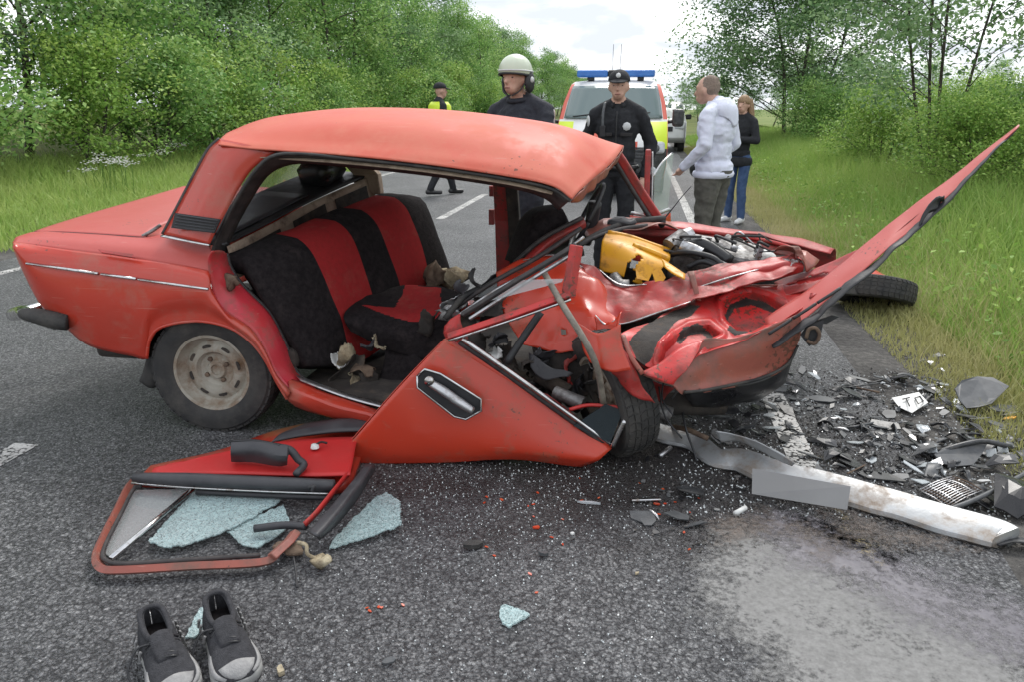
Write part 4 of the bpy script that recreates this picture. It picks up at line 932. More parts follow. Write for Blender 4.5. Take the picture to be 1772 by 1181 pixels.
def rib(pts, r, m='bright', Yoff=-.015, nm='stiffening_rib', flat=.55): tube(nm, [(a,b,c+Yoff) for a,b,c in pts], r, MT[m], bon, seg=8, flat=flat)
rib([(1078,580,2.84),(1090,615,2.78),(1112,648,2.77)], .011, 'brownred')
rib([(1205,512,3.41),(1240,500,3.43),(1300,494,3.46),(1345,493,3.48)], .009, 'brownred')
# outer face: folded down at the front
sheet('outer_skin', [[(1112,650,2.78),(1150,640,2.82),(1175,630,2.86),(1217,588,2.95),(1274,584,3.02),(1343,562,3.08),(1384,545,3.12)],
   [(1130,656,2.79),(1165,655,2.82),(1195,645,2.86),(1235,620,2.95),(1290,612,3.02),(1350,590,3.09),(1384,572,3.14)],
   [(1160,664,2.80),(1178,672,2.82),(1205,668,2.87),(1250,652,2.97),(1305,642,3.05),(1358,620,3.12),(1382,590,3.16)],
   [(1166,668,2.80),(1184,684,2.82),(1215,682,2.86),(1262,672,2.97),(1318,659,3.06),(1362,636,3.13),(1380,600,3.17)]], MT['brownred'], bon, nu=80, nv=40, cr=.012, csc=10, seed=6,
   holes=[[(1178,690),(1184,676),(1196,682),(1210,674),(1224,684),(1240,672),(1262,676),(1290,660),(1312,664),(1330,652),(1345,656),(1372,630),(1390,640),(1300,700),(1180,700)]])
tube('grimy_edge', [(1184,680,2.81),(1215,677,2.85),(1262,668,2.96),(1318,655,3.05),(1362,632,3.12),(1381,598,3.16)], .007, MT['rubber'], bon, seg=5)
sheet('bright_fold', [[(1108,646,2.76),(1140,630,2.80),(1180,600,2.88),(1218,588,2.93)],[(1130,655,2.745),(1155,645,2.77),(1190,625,2.82),(1214,592,2.90)],[(1166,666,2.765),(1172,658,2.77),(1190,640,2.79),(1208,606,2.86)]], MT['bright'], bon, nu=16, nv=12, cr=.006, csc=12)
# the long edge torn up into a spike
ed0 = [(1322,553,3.22),(1379,515,3.28),(1433,475,3.34),(1487,431,3.39),(1534,391,3.44),(1578,358,3.48),(1640,312,3.52),(1700,264,3.57),(1763,213,3.60)]
ed3 = [(1338,602,3.05),(1397,564,3.09),(1466,506,3.14),(1507,472,3.19),(1545,434,3.25),(1592,396,3.32),(1655,336,3.40),(1706,279,3.47),(1763,218,3.55)]
ed = [(a[0]*.55+b[0]*.45, a[1]*.55+b[1]*.45-1, a[2]*.5+b[2]*.5) for a, b in zip(ed0, ed3)]
ed2 = [(a[0]*.25+b[0]*.75, a[1]*.25+b[1]*.75, a[2]*.3+b[2]*.7-.01) for a, b in zip(ed0, ed3)]
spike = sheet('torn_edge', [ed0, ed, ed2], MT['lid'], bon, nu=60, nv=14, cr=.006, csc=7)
strip('torn_flange', ed2, ed3, MT['black'], bon, n=50, nv=4, cr=.012, csc=14)
strip('peeled_backing', [(1405,500,3.3),(1440,480,3.34),(1500,440,3.40),(1552,396,3.46),(1602,358,3.52)], [(1400,515,3.22),(1442,492,3.26),(1508,442,3.3),(1560,396,3.36),(1608,356,3.42)], MT['crimson'], bon, n=24, nv=5, cr=.01)
sheet('hanging_seal', [[(1598,372,3.36),(1615,352,3.38),(1632,338,3.4)],[(1590,392,3.34),(1612,378,3.36),(1638,350,3.4)]], MT['glossblack'], bon, nu=10, nv=6, cr=.03, csc=20)
sheet('inner_flange', [[(1340,488,3.56),(1395,470,3.54),(1440,452,3.52),(1492,428,3.48)],[(1348,500,3.46),(1398,484,3.46),(1444,468,3.45),(1490,444,3.44)],[(1356,512,3.40),(1402,500,3.38),(1446,486,3.37),(1484,462,3.38)]], MT['crimson'], bon, nu=30, nv=14, cr=.008, csc=9, holes=[[(1360,494),(1400,478),(1436,470),(1430,482),(1396,490)]])
for i in range(0,7,3):
    a = (1330+i*14, 572-i*9); tube('scraped_trim', [(a[0],a[1]+6,3.04+i*.008),(a[0]+22,a[1]-8,3.05+i*.008),(a[0]+40,a[1]-20,3.07+i*.008)], .007, MT['black'], bon, seg=5)
# dangling front brackets
for q in ([(1385,580,3.1),(1400,560,3.1),(1425,555,3.1),(1420,580,3.1),(1400,600,3.1)], [(1400,560,3.15),(1440,545,3.15),(1452,548,3.15),(1430,560,3.15)]):
    plate('headlamp_bracket', q, .008, MT['black'], car)
tube('headlamp_ring', [(1395,585,3.08),(1400,570,3.08),(1412,568,3.08),(1418,580,3.08),(1410,595,3.08),(1396,590,3.08)], .008, MT['rust'], car, seg=6)
# front panel and dark bits under the bonnet
sheet('front_apron', [[(1185,678,2.95),(1260,668,3.02),(1330,650,3.10),(1372,620,3.18)],[(1195,702,3.05),(1262,695,3.08),(1325,675,3.12),(1362,650,3.2)],[(1200,710,3.2),(1262,705,3.2),(1320,690,3.25),(1355,668,3.3)]], MT['glossblack'], car, nu=20, nv=10, cr=.02)
sheet('lower_red_panel', [[(1060,610,3.1),(1100,640,3.05),(1165,668,3.0)],[(1065,650,3.1),(1105,675,3.05),(1150,690,3.02)],[(1070,672,3.12),(1110,705,3.08),(1140,708,3.05)]], MT['crimson'], car, nu=14, nv=14, cr=.03, csc=9)
for i, (a, b, c) in enumerate([((1150,650,2.95),(1146,690,2.9),(1165,720,2.85)), ((1140,670,2.95),(1150,720,2.9),(1180,760,2.85)), ((1165,665,2.9),(1170,680,2.9),(1162,692,2.9))]):
    tube('loose_wire', [a, b, c], .004, MT['black'], car, seg=5)
sheet('wing_remnant', [[(1000,560,2.80),(1035,575,2.76),(1075,560,2.76)],[(1005,600,2.76),(1040,612,2.72),(1080,600,2.74)],[(1020,625,2.74),(1050,640,2.70),(1092,640,2.72)]], MT['orange'], car, nu=16, nv=14, cr=.014, csc=12)
sheet('wing_remnant', [[(1050,600,2.78),(1078,600,2.76),(1095,630,2.76)],[(1056,640,2.76),(1085,650,2.74),(1112,665,2.76)],[(1075,668,2.78),(1100,685,2.76),(1135,695,2.80)]], MT['crimson'], car, nu=14, nv=14, cr=.02, csc=12)
# front right wheel, turned and pushed back
wheel((-.065, 3.05, .266), (-.84,-.50,-.20), MT['rim'], 'front_wheel', R=.28)
for i, (a, b, r) in enumerate([((960,680,3.0),(1010,700,2.95),.03), ((1090,690,3.0),(1160,720,3.0),.035), ((1120,700,3.05),(1250,700,3.2),.05), ((930,650,3.1),(985,680,3.05),.035)]):
    cyl('suspension_link', a, b, r, MT['metal'] if i < 2 else MT['darkint'], car)
sheet('splash_shield', [[(915,610,3.12),(950,640,3.05),(985,650,3.0)],[(920,640,3.06),(945,660,3.02),(975,662,2.98)]], MT['vinyl'], car, nu=14, nv=8, cr=.05, csc=9)
sheet('splash_shield', [[(920,600,3.2),(990,610,3.15),(1040,625,3.12)],[(930,690,3.15),(990,700,3.1),(1040,690,3.1)]], MT['darkint'], car, nu=14, nv=8, cr=.06, csc=7)
for i in range(14):
    lump('crushed_metal', rnd.uniform(915,1060), rnd.uniform(610,710), 3.12, rnd.uniform(.03,.06), MT[rnd.choice(['darkint','metal','crimson','vinyl','darkint'])], car, (1.2,.7,.8), i+20, .8, 10)
# cabin front: dash, steering wheel, front seat, screen frame
dash = sheet('dashboard', [[(850,470,3.3),(900,455,3.6),(960,430,3.95),(1020,395,4.25)],[(830,500,3.3),(880,480,3.6),(940,450,3.95),(1005,410,4.25)],[(830,560,3.35),(885,530,3.6),(945,490,3.95),(1010,440,4.25)]], MT['black'], car, nu=20, nv=14, cr=.03, csc=7)
tube('steering_column', [(1012,420,4.0),(1022,390,3.98),(1030,350,3.95)], .035, MT['black'], car, seg=10)
c = P(1015,375,4.0); a_, u_, v_ = frame((-.9,-.1,.45)); tube('steering_wheel', [('w',*(c+.19*(math.cos(t_)*u_+math.sin(t_)*v_))) for t_ in np.linspace(0, 6.283, 17)], .013, MT['black'], car, seg=8)
sheet('front_seat', [[(885,452,4.0),(905,395,4.0),(925,372,4.02),(962,365,4.05)],[(905,460,3.8),(925,405,3.8),(945,380,3.82),(975,375,3.85)],[(930,468,3.85),(950,410,3.85),(965,390,3.87),(985,385,3.9)]], MT['seatblack'], car, th=.08, nu=16, nv=12)
sheet('screen_surround', [[(905,440,3.7),(945,408,3.75),(1010,375,3.8)],[(912,452,3.66),(950,420,3.71),(1014,384,3.78)],[(920,458,3.70),(955,430,3.75),(1014,392,3.80)]], MT['crimson'], car, nu=14, nv=10, cr=.012)
tube('screen_surround_seal', [(890,455,3.66),(940,412,3.7),(1008,376,3.76)], .012, MT['seal'], car, seg=6)
for i, q in enumerate([[(775,540,3.2),(850,490,3.25),(930,445,3.35),(1005,395,3.5)], [(790,548,3.15),(860,500,3.2),(935,460,3.3),(1010,410,3.45)], [(800,520,3.3),(850,485,3.35),(905,455,3.45)], [(770,552,3.15),(800,515,3.2),(830,498,3.25)]]):
    tube('screen_gasket', q, [.012,.008,.010,.014][i], [MT['seal'],MT['alu'],MT['black'],MT['rubber']][i], car, seg=6)
sheet('bent_screen_glass', [[(800,505,3.3),(870,480,3.35),(940,450,3.45)],[(815,525,3.25),(880,500,3.3),(950,465,3.4)]], MT['pane'], car, nu=8, nv=5, cr=.02)
for i, (px, py, r, m) in enumerate([(785,525,.04,'alu'),(775,550,.04,'metal'),(800,500,.035,'vinyl'),(815,560,.05,'darkint'),(845,530,.05,'darkint'),(830,590,.06,'darkint'),(800,585,.05,'crimson'),(790,545,.03,'alu'),(860,590,.035,'vinyl'),(858,610,.03,'white'),(740,560,.05,'darkint'),(820,480,.03,'rubber'),(880,620,.05,'darkint')]):
    lump('crushed_trim', px, py, 3.22, r, MT[m], car, (1.3,.8,.9), i+50, .9, 10)
# torn A-post piece and curved rubbers
sheet('torn_screen_post', [[(770,560,3.0),(785,548,3.0),(798,540,3.02)],[(775,590,2.98),(790,580,2.98),(803,572,3.0)]], MT['bright'], car, nu=8, nv=8, cr=.02, csc=14)
sheet('bent_hood_hinge', [[(1188,470,3.38),(1198,500,3.32),(1205,520,3.3)],[(1200,468,3.38),(1207,500,3.32),(1214,522,3.3)]], MT['brownred'], car, nu=8, nv=4, cr=.01)
# left front door, swung open behind the bay
ld = bpy.data.objects.new('left_front_door', None); COL.objects.link(ld); ld.parent = car
pillar('window_frame', [(1118,372,4.75),(1120,310,4.78),(1122,258,4.80)], .035, MT['crimson'], parent=ld)
pillar('frame_trim', [(1127,372,4.74),(1129,310,4.77),(1129,262,4.79)], .012, MT['alu'], d=.03, parent=ld)
tube('vent_divider', [(1130,305,4.8),(1145,282,4.9),(1163,265,5.0)], .007, MT['chrome'], ld, seg=6)
plate('window_glass', [(1131,365,4.78),(1132,305,4.8),(1150,278,4.9),(1165,265,5.0),(1160,320,5.0),(1155,365,5.0)], .005, MT['clear'], ld)
tube('door_top_rail', [(1092,368,4.7),(1125,372,4.76),(1158,362,5.0)], .012, MT['alu'], ld, seg=6)
sheet('door_skin', [[(1090,372,4.68),(1125,376,4.76),(1160,368,5.0)],[(1095,450,4.7),(1130,455,4.78),(1162,440,5.02)]], MT['paint'], ld, nu=10, nv=10)
# left front wheel and wing torn loose onto the verge side
tw = thing('torn_wheel_and_wing', 'black tyre with a torn orange wing piece lying at the grass edge', 'wheel', G(1530,522))
wheel(G(1520,505,.16)+np.array([0, .12, -.02]), (.12,.34,.93), MT['rim'], 'torn_wheel', parent=tw)
sheet('wing_piece', [[(1440,472,5.75),(1475,462,5.85),(1510,468,5.95),(1545,480,6.0)],[(1436,490,5.6),(1475,482,5.65),(1515,482,5.75),(1548,488,5.85)]], MT['orange'], tw, nu=14, nv=8, cr=.02)
sheet('rubber_liner', [[(1440,490,5.58),(1480,484,5.62),(1520,484,5.70),(1560,484,5.8),(1582,496,5.85)],[(1445,510,5.55),(1485,512,5.58),(1522,514,5.65),(1562,514,5.75),(1582,508,5.82)]], MT['rubber'], tw, nu=20, nv=8, cr=.01)
# ---------------------------------------------------------------- torn right front door, outer side to the viewer
d1 = thing('torn_front_door', 'torn orange red car door leaning on edge, chrome handle outward', 'car door', G(800,805))
A_ = [(575,803),(640,728),(705,655),(771,587)]; C_ = [(1005,808),(1035,796),(1052,784),(1064,772)]
def dY(px, py): return 2.70+ (px-575)/490*.12+(805-py)/220*.06
rows = []
top = [(771,587),(830,622),(900,665),(980,718),(1064,773)]
m1 = [(725,634),(790,672),(870,710),(955,752),(1050,785)]
m2 = [(668,696),(745,735),(835,760),(930,782),(1036,797)]
m3 = [(612,762),(690,782),(790,785),(900,790),(1020,804)]
bot = [(575,803),(660,803),(770,801),(890,796),(1005,809)]
bul = [0,-.03,-.04,-.02,.01]
rows = [[(a,b,dY(a,b)+bul[k]) for a,b in r] for k, r in enumerate((top,m1,m2,m3,bot))]
sk = sheet('outer_panel', rows, MT['orange'], d1, th=.005, nu=44, nv=34, cr=.004, csc=5)
strip('bottom_fold', [(a,b,dY(a,b)+.01) for a,b in bot], [(a+10,b-3,dY(a,b)+.09) for a,b in bot], MT['brownred'], d1, n=30)
strip('inner_panel', [(a,b-4,dY(a,b)+.10) for a,b in top], [(a+15,b-6,dY(a,b)+.10) for a,b in bot], MT['crimson'], d1, n=20, nv=6, cr=.02)
strip('door_edge', [(a-2,b,dY(a,b)+.0) for a,b in ((575,803),(640,728),(705,655),(771,587))], [(a+6,b-3,dY(a,b)+.09) for a,b in ((580,803),(645,728),(710,655),(775,587))], MT['orange'], d1, n=16)
tube('waist_trim', [(800,587,2.74),(870,636,2.755),(960,700,2.785),(1062,774,2.81)], .010, MT['chrome'], d1, seg=7)
tube('waist_seal', [(795,592,2.76),(868,642,2.775),(955,705,2.80),(1050,772,2.82)], .012, MT['seal'], d1, seg=6)
# handle: black hexagonal pan, chrome pull
pan = plate('handle_pan', [(722,652,2.665),(735,640,2.668),(762,648,2.675),(832,692,2.69),(833,712,2.69),(806,727,2.68),(786,722,2.675),(722,672,2.66)], .012, MT['black'], d1, bevel=.004)
tube('pan_rim', [(722,652,2.655),(735,640,2.658),(762,648,2.665),(832,692,2.68),(833,712,2.68),(806,727,2.67),(786,722,2.665),(722,672,2.65),(722,652,2.655)], .005, MT['chrome'], pan, seg=6, smooth=False)
tube('handle_bar', [(742,662,2.64),(765,676,2.635),(795,697,2.64),(818,712,2.65)], [.020,.024,.024,.020], MT['alu'], d1, seg=10, flat=.75)
mk('key_lock', *lathevf(P(743,660,2.63), (0,-1,0), [(0,.02),(.012,.018),(.013,.001)], 16), MT['chrome'], d1)
# window frame of the same door
def bar(name, pts, w_, d_, m, parent=d1):
    A = [pt(p) for p in pts]
    return mk(name, *tubevf(A, w_, seg=4, smooth=False, flat=d_/w_), m, parent, smooth=False, bevel=.004)
bar('window_frame', [(776,583,2.75),(880,548,2.77),(986,510,2.80)], .024, .018, MT['bright'])
bar('window_frame', [(984,514,2.80),(990,470,2.82),(998,424,2.84)], .028, .018, MT['bright'])
tube('frame_trim', [(776,590,2.735),(880,556,2.755),(988,518,2.785)], .006, MT['chrome'], d1, seg=6)
tube('frame_trim', [(975,505,2.82),(982,465,2.83),(990,425,2.85)], .006, MT['alu'], d1, seg=6)
bar('glass_channel', [(998,424,2.86),(900,482,2.84),(800,545,2.82)], .012, .014, MT['seal'])
bar('glass_channel', [(990,440,2.86),(905,492,2.84),(812,552,2.82)], .008, .010, MT['alu'])
plate('quarter_glass', [(842,522,2.83),(905,484,2.84),(975,482,2.83),(972,488,2.82)], .004, MT['pane'], d1)
plate('vent_glass', [(992,738,2.79),(1048,700,2.82),(1078,712,2.82),(1056,768,2.80)], .006, MT['smoke'], d1)
tube('vent_frame', [(1060,774,2.80),(1070,752,2.80),(1082,728,2.80)], .012, MT['chrome'], d1, seg=6)
tube('vent_frame', [(985,710,2.82),(1020,702,2.84),(1072,706,2.83)], .008, MT['bright'], d1, seg=6)
tube('bent_window_run', [(935,460,2.95),(975,530,2.72),(1012,590,2.67),(1034,640,2.67),(1044,698,2.72)], .013, mat('grey brown window run', (.10,.085,.07), (.25,.22,.18), rough=.5, scale=20), d1, seg=8)
tube('window_strap', [(936,540,2.9),(905,585,2.86),(876,630,2.82)], .016, MT['black'], d1, seg=7)
# ---------------------------------------------------------------- rear door lying inside up
d2 = thing('torn_rear_door', 'torn car door lying inside up on the asphalt, red card and black armrest', 'car door', G(400,870))
def gz(l, z): return [('g',a,b,z) for a,b in l]
fr = [(240,835),(226,838),(205,880),(180,930),(168,962),(176,984),(210,988),(330,981),(455,974),(482,955)]
mk('window_frame', *tubevf([G(a,b,.035) for a,b in fr], .0165, seg=4, n=60, flat=1.0), MT['brownred'], d2, auto=.6)
mk('frame_trim', *tubevf([G(a,b+3,.022) for a,b in fr], .008, seg=5, n=60), MT['alu'], d2)
mk('window_seal', *tubevf([G(a,b,.05) for a,b in [(244,842),(230,850),(212,885),(188,932),(178,960),(186,972),(215,977),(330,970),(450,962)]], .008, seg=6, n=50), MT['seal'], d2)
tube('vent_divider', [('g',336,846,.05),('g',192,968,.05)], .010, MT['chrome'], d2, seg=8)
plate('quarter_glass', [('g',230,850,.03),('g',332,848,.03),('g',192,966,.03),('g',180,958,.03)], .004, MT['pane'], d2)
# door card, shell
sheet('door_card', [gz([(262,822),(350,822),(440,822),(540,825),(605,824)],.09), gz([(268,812),(350,800),(440,792),(540,790),(612,790)],.10), gz([(300,804),(380,786),(460,770),(550,760),(620,758)],.105)], MT['redtrim'], d2, nu=30, nv=12, th=.008, cr=.004)
sheet('door_shell', [gz([(236,838),(350,842),(470,848),(580,850),(610,835)],.02), gz([(262,812),(380,785),(480,750),(560,735),(645,740)],.015)], MT['paint'], d2, nu=20, nv=8, th=.03)
sheet('card_top', [gz([(470,768),(540,752),(640,748)],.105), gz([(488,752),(560,735),(645,728)],.12), gz([(530,735),(590,727),(650,722)],.10)], MT['vinyl'], d2, nu=16, nv=8, th=.01, cr=.008)
tube('sill_roll', [('g',232,827,.085),('g',320,831,.09),('g',450,837,.09),('g',578,842,.085)], [.018,.026,.026,.024], MT['vinyl'], d2, seg=12)
tube('sill_trim', [('g',228,837,.06),('g',330,845,.06),('g',450,851,.06),('g',575,856,.06)], .006, MT['chrome'], d2, seg=6)
tube('sill_run', [('g',340,853,.045),('g',450,858,.045),('g',575,863,.045)], .010, MT['black'], d2, seg=6)
arm = sheet('armrest', [gz([(402,770),(440,768),(480,774),(500,776)],.19), gz([(400,782),(440,780),(482,790),(498,790)],.17), gz([(402,795),(440,797),(480,802),(496,800)],.12)], MT['vinyl'], d2, nu=16, nv=10, th=.03, bevel=.006)
tube('armrest_trim', [('g',402,765,.20),('g',440,764,.20),('g',485,772,.20)], .007, MT['glossblack'], arm, seg=6)
tube('pull_handle', [('g',480,774,.19),('g',502,780,.18),('g',516,796,.14),('g',526,806,.12),('g',512,822,.11)], [.014,.016,.016,.015,.014], MT['vinyl'], d2, seg=10)
mk('window_crank_boss', *lathevf(G(545,776,.115), (0,0,1), [(0,.018),(.015,.014),(.018,.001)], 14), MT['white'], d2)
tube('crank_pin', [('g',548,770,.13),('g',556,766,.13),('g',566,768,.12)], .005, MT['black'], d2, seg=5)
# end rail with lock
sheet('lock_rail', [gz([(632,806),(595,855),(555,900),(535,922)],.10), gz([(645,806),(612,855),(572,905),(548,930)],.10), gz([(648,812),(618,862),(580,912),(552,936)],.03)], MT['vinyl'], d2, nu=20, nv=10, th=.008, cr=.005)
strip('lock_rail_lip', gz([(600,818),(575,848),(545,885),(525,905)],.10), gz([(606,822),(582,852),(552,890),(530,912)],.08), MT['bright'], d2, n=14)
tube('sill_clip', [('g',535,845,.11),('g',543,843,.12),('g',540,852,.10)], .008, MT['black'], d2, seg=6)
tube('torn_window_run', [('g',440,916,.05),('g',490,910,.06),('g',530,912,.07)], .014, MT['vinyl'], d2, seg=7)
lump('lock_mechanism', 500, 950, 2.02, .035, MT['rust'], d2, (1.6,1,.6), 5, .5)
bar('frame_end', [('g',470,965,.05),('g',500,938,.06),('g',512,922,.06)], .022, .014, MT['brownred'], d2)
tube('lock_cable', [('g',508,965,.04),('g',512,990,.02),('g',514,1018,.01)], .004, MT['black'], d2, seg=5)
tube('lock_cord', [('g',515,940,.07),('g',530,945,.07),('g',532,960,.05),('g',552,970,.03)], .007, MT['foam'], d2, seg=6)
lump('cord_knot', 555, 972, 1.97, .022, MT['foam'], d2, (1.6,1,.8), 3, .6, 10)
# crazed glass still in the frame and beside it
def shard(name, pts, z, th, m, label, cat, group=None, jag=0, parent=None, seed=0):
    r_ = random.Random(seed); q = [np.array(p, float) for p in pts]
    if jag:
        o = []
        for i in range(len(q)):
            a, b = q[i], q[(i+1) % len(q)]; n = max(1, int(np.linalg.norm(b-a)/jag))
            for k in range(n):
                p = a+(b-a)*k/n; o.append(p+np.array([r_.uniform(-1,1), r_.uniform(-.7,.7)])*jag*.45 if k else p)
        q = o
    zz = z if callable(z) else (lambda x, y: z)
    o = mk(name, *platevf([G(a,b,zz(a,b)) for a,b in q], th, (0,0,1)), m, parent, smooth=False)
    return tag(o, label, cat, group) if parent is None else o
shard('crazed_glass', [(338,850),(490,857),(480,872),(420,905),(372,928),(320,945),(285,949),(257,938)], .028, .005, MT['crazed'], None, None, parent=d2, jag=5)
shard('crazed_glass', [(392,922),(430,902),(490,875),(498,895),(500,912),(470,935),(445,950),(420,945)], .018, .005, MT['crazed'], None, None, parent=d2, jag=5, seed=2)
shard('crazed_glass_sheet', [(570,952),(575,938),(610,900),(650,862),(668,853),(692,870),(694,910),(640,930)], lambda x, y: .012+.02*(x-570)/120, .005, MT['crazed'], 'large sheet of crazed blue glass beside the torn door on the asphalt', 'glass', jag=4.5, seed=3)
shard('crazed_glass_piece', [(866,1052),(876,1048),(890,1054),(906,1058),(917,1066),(905,1073),(893,1080),(880,1087),(869,1080),(864,1068)], .008, .006, MT['crazed'], 'small pale blue lump of crazed glass alone on the asphalt', 'glass', jag=3.5, seed=4)
shard('crazed_glass_piece', [(320,1105),(345,1055),(352,1052),(356,1090),(338,1104)], .006, .005, MT['crazed'], 'pale glass piece lying between the two shoes', 'glass', jag=4, seed=5)
# ---------------------------------------------------------------- front bumper with blank plate
bmp = thing('front_bumper', 'long dented silver front bumper lying on the asphalt', 'bumper', G(1420,850))
prof = [(-.058,.006),(-.066,.022),(-.062,.046),(-.052,.055),(.0,.088),(.052,.118),(.062,.118),(.072,.09),(.066,.01)]
path = [(1108,752),(1150,764),(1200,776),(1236,804),(1280,812),(1330,834),(1420,856),(1520,884),(1620,914),(1690,934),(1722,943),(1734,950)]
C3 = crom([G(a,b,0) for a,b in path], 60); V = []
for i, c in enumerate(C3):
    t_ = C3[min(59,i+1)]-C3[max(0,i-1)]; t_ /= np.linalg.norm(t_); sd_ = np.array([t_[1],-t_[0],0])   # towards viewer
    f = i/59; s = min(1, (1-f)/.05+.35)*min(1, f/.04+.5)*(.74+.26*min(1, max(0, (f-.28)/.15)))
    dent = 1-.12*math.exp(-((f-.2)/.05)**2)
    for k, (y_, z_) in enumerate(prof):
        V.append(c-sd_*y_*s*.86+np.array([0,0,z_*s*dent*.66*(1.05-.15*f)]))
V = crumple(V, .0045, 9, 2)
mk('bar', V, gridf(60, len(prof)), MT['bumper'], bmp, solid=.003, auto=.5)
sheet('upper_flange', [[('g',1250,765,.10),('g',1290,770,.10),('g',1335,790,.10),('g',1370,806,.10)],[('g',1238,748,.15),('g',1285,757,.15),('g',1340,778,.14),('g',1375,800,.12)]], MT['bumper'], bmp, nu=18, nv=6, cr=.012, csc=12)
plate('number_plate', [('g',1302,812,.10),('g',1472,843,.10),('g',1466,884,.03),('g',1301,856,.03)], .003, mat('blank grey number plate', (.19,.188,.187), (.23,.228,.226), rough=.5, scale=3), bmp)
tube('bumper_bracket', [('g',1165,740,.06),('g',1190,745,.10),('g',1225,760,.09)], .012, MT['rust'], bmp, seg=6)
tube('bumper_wire', [('g',1180,700,.2),('g',1186,740,.14),('g',1200,780,.05),('g',1206,800,.01)], .005, MT['black'], bmp, seg=5)
# ---------------------------------------------------------------- shoes
MT['shoe'] = mat('charcoal mesh shoe fabric', (.022,.022,.026), (.042,.042,.048), rough=.85, scale=60, bump=.5, bscale=220)
MT['shoegrey'] = mat('grey suede overlay', (.24,.235,.235), (.33,.325,.32), rough=.9, scale=40, bump=.3, bscale=150)
MT['sole'] = mat('light grey rubber sole', (.30,.30,.29), (.22,.22,.215), rough=.7, scale=30)
def shoe(name, label, heel, toe, tilt=0):
    h = G(*heel, 0); t_ = G(*toe, 0); d = t_-h; L = .30; d /= np.linalg.norm(d); s = np.array([d[1],-d[0],0])
    r = thing(name, label, 'shoe', h, 'pair of worn trainers')
    def pt_(u, v, z): return h+d*u*L+s*v*1.22+np.array([0,0,z])
    us = np.array([0,.012,.035,.07,.12,.18,.25,.32,.40,.48,.56,.64,.72,.80,.88,.95,1.0])
    wid = np.interp(us, [0,.012,.035,.08,.18,.4,.6,.78,.9,.97,1], [.0003,.016,.026,.034,.039,.038,.044,.050,.046,.030,.012])
    top = np.interp(us, [0,.1,.3,.42,.55,.7,.85,.95,1], [.112,.108,.094,.092,.086,.070,.058,.046,.03])
    V = []; nseg = 14
    for u, w_, tp_ in zip(us, wid, top):
        for k in range(nseg):
            an = math.pi*k/(nseg-1); c_, s_ = math.cos(an), math.sin(an)
            V.append(pt_(u, w_*np.sign(c_)*abs(c_)**.7, .022+(tp_-.022)*abs(s_)**.75))
    F = gridf(17, nseg)
    F2 = [f for f in F if not (.03 < us[f[0]//nseg] < .42 and 5 <= f[0] % nseg <= 7)]    # foot opening
    mk('upper', V, F2, MT['shoe'], r, solid=.006, sub=1)
    # sole
    V = []
    ring = [(u, w_*1.10) for u, w_ in zip(us, wid)]+[(u, -w_*1.10) for u, w_ in zip(us[::-1], wid[::-1])]
    for z in (.002, .006, .026, .030):
        sc_ = 1.0 if z in (.006,.026) else .94
        for u, v in ring: V.append(pt_(.5+(u-.5)*(1.02 if sc_ == 1 else 1.0), v*sc_, z))
    m_ = len(ring); mk('sole', V, gridf(4, m_, True)+[tuple(range(m_)), tuple(3*m_+k for k in range(m_))], MT['sole'], r)
    # padded collar
    cl = [(.01,.0,.112),(.05,.022,.108),(.2,.026,.096),(.36,.024,.094),(.45,.016,.094)]
    mk('collar', *tubevf([pt_(*c) for c in cl[::-1]]+[pt_(u,-v,z) for u,v,z in cl[1:]], .008, seg=7, n=26), MT['shoe'], r)
    mk('insole', *platevf([pt_(u, v, .058) for u, v in ((.03,.0),(.08,.03),(.35,.036),(.5,.034),(.5,-.034),(.35,-.036),(.08,-.03))], .004, (0,0,1)), MT['seatblack'], r)
    V, F = sheetvf([[('w',*pt_(.40,-.022,.10)),('w',*pt_(.40,0,.108)),('w',*pt_(.40,.022,.10))],[('w',*pt_(.55,-.024,.088)),('w',*pt_(.55,0,.094)),('w',*pt_(.55,.024,.088))],[('w',*pt_(.68,-.02,.072)),('w',*pt_(.68,0,.076)),('w',*pt_(.68,.02,.072))]], nu=7, nv=8)
    mk('tongue', V, F, MT['shoe'], r, solid=.006)
    for k in range(6):
        u = .44+k*.045; z = .096-k*.0045
        mk('lace', *tubevf([pt_(u,-.034,z-.018), pt_(u+.015,-.012,z+.004), pt_(u-.005,.012,z+.004), pt_(u+.012,.034,z-.018)], .0032, seg=5), MT['glossblack'], r)
    for sg in (-1, 1):
        A = [pt_(u, sg*w_*1.02, z) for u, w_, z in ((.50,.040,.045),(.62,.046,.042),(.76,.051,.040),(.88,.048,.036),(.97,.030,.032))]
        B_ = [pt_(u, sg*w_, z) for u, w_, z in ((.50,.036,.060),(.62,.040,.056),(.76,.045,.052),(.88,.042,.046),(.96,.026,.038))]
        mk('overlay', *sheetvf([[('w',*a) for a in A],[('w',*b) for b in B_]], nu=14, nv=3), MT['shoegrey'], r, solid=.003)
        for k in range(4):
            u = .10+k*.09
            mk('side_stripe', *tubevf([pt_(u, sg*.046, .034), pt_(u+.03, sg*.045, .055), pt_(u+.06, sg*.043, .070)], .0045, seg=5, flat=.6), MT['shoegrey'], r)
    mk('toe_cap', *sheetvf([[('w',*pt_(.86,-.038,.050)),('w',*pt_(.86,0,.064)),('w',*pt_(.86,.038,.050))],[('w',*pt_(.94,-.030,.044)),('w',*pt_(.95,0,.053)),('w',*pt_(.94,.030,.044))],[('w',*pt_(.985,-.012,.034)),('w',*pt_(1.0,0,.034)),('w',*pt_(.985,.012,.034))]], nu=9, nv=7), MT['shoegrey'], r, solid=.003)
    mk('loose_lace', *tubevf([pt_(.46,.02,.09), pt_(.42,.05,.08), pt_(.5,.075,.04), pt_(.6,.07,.012)], .0032, seg=5), MT['black'], r)
    return r
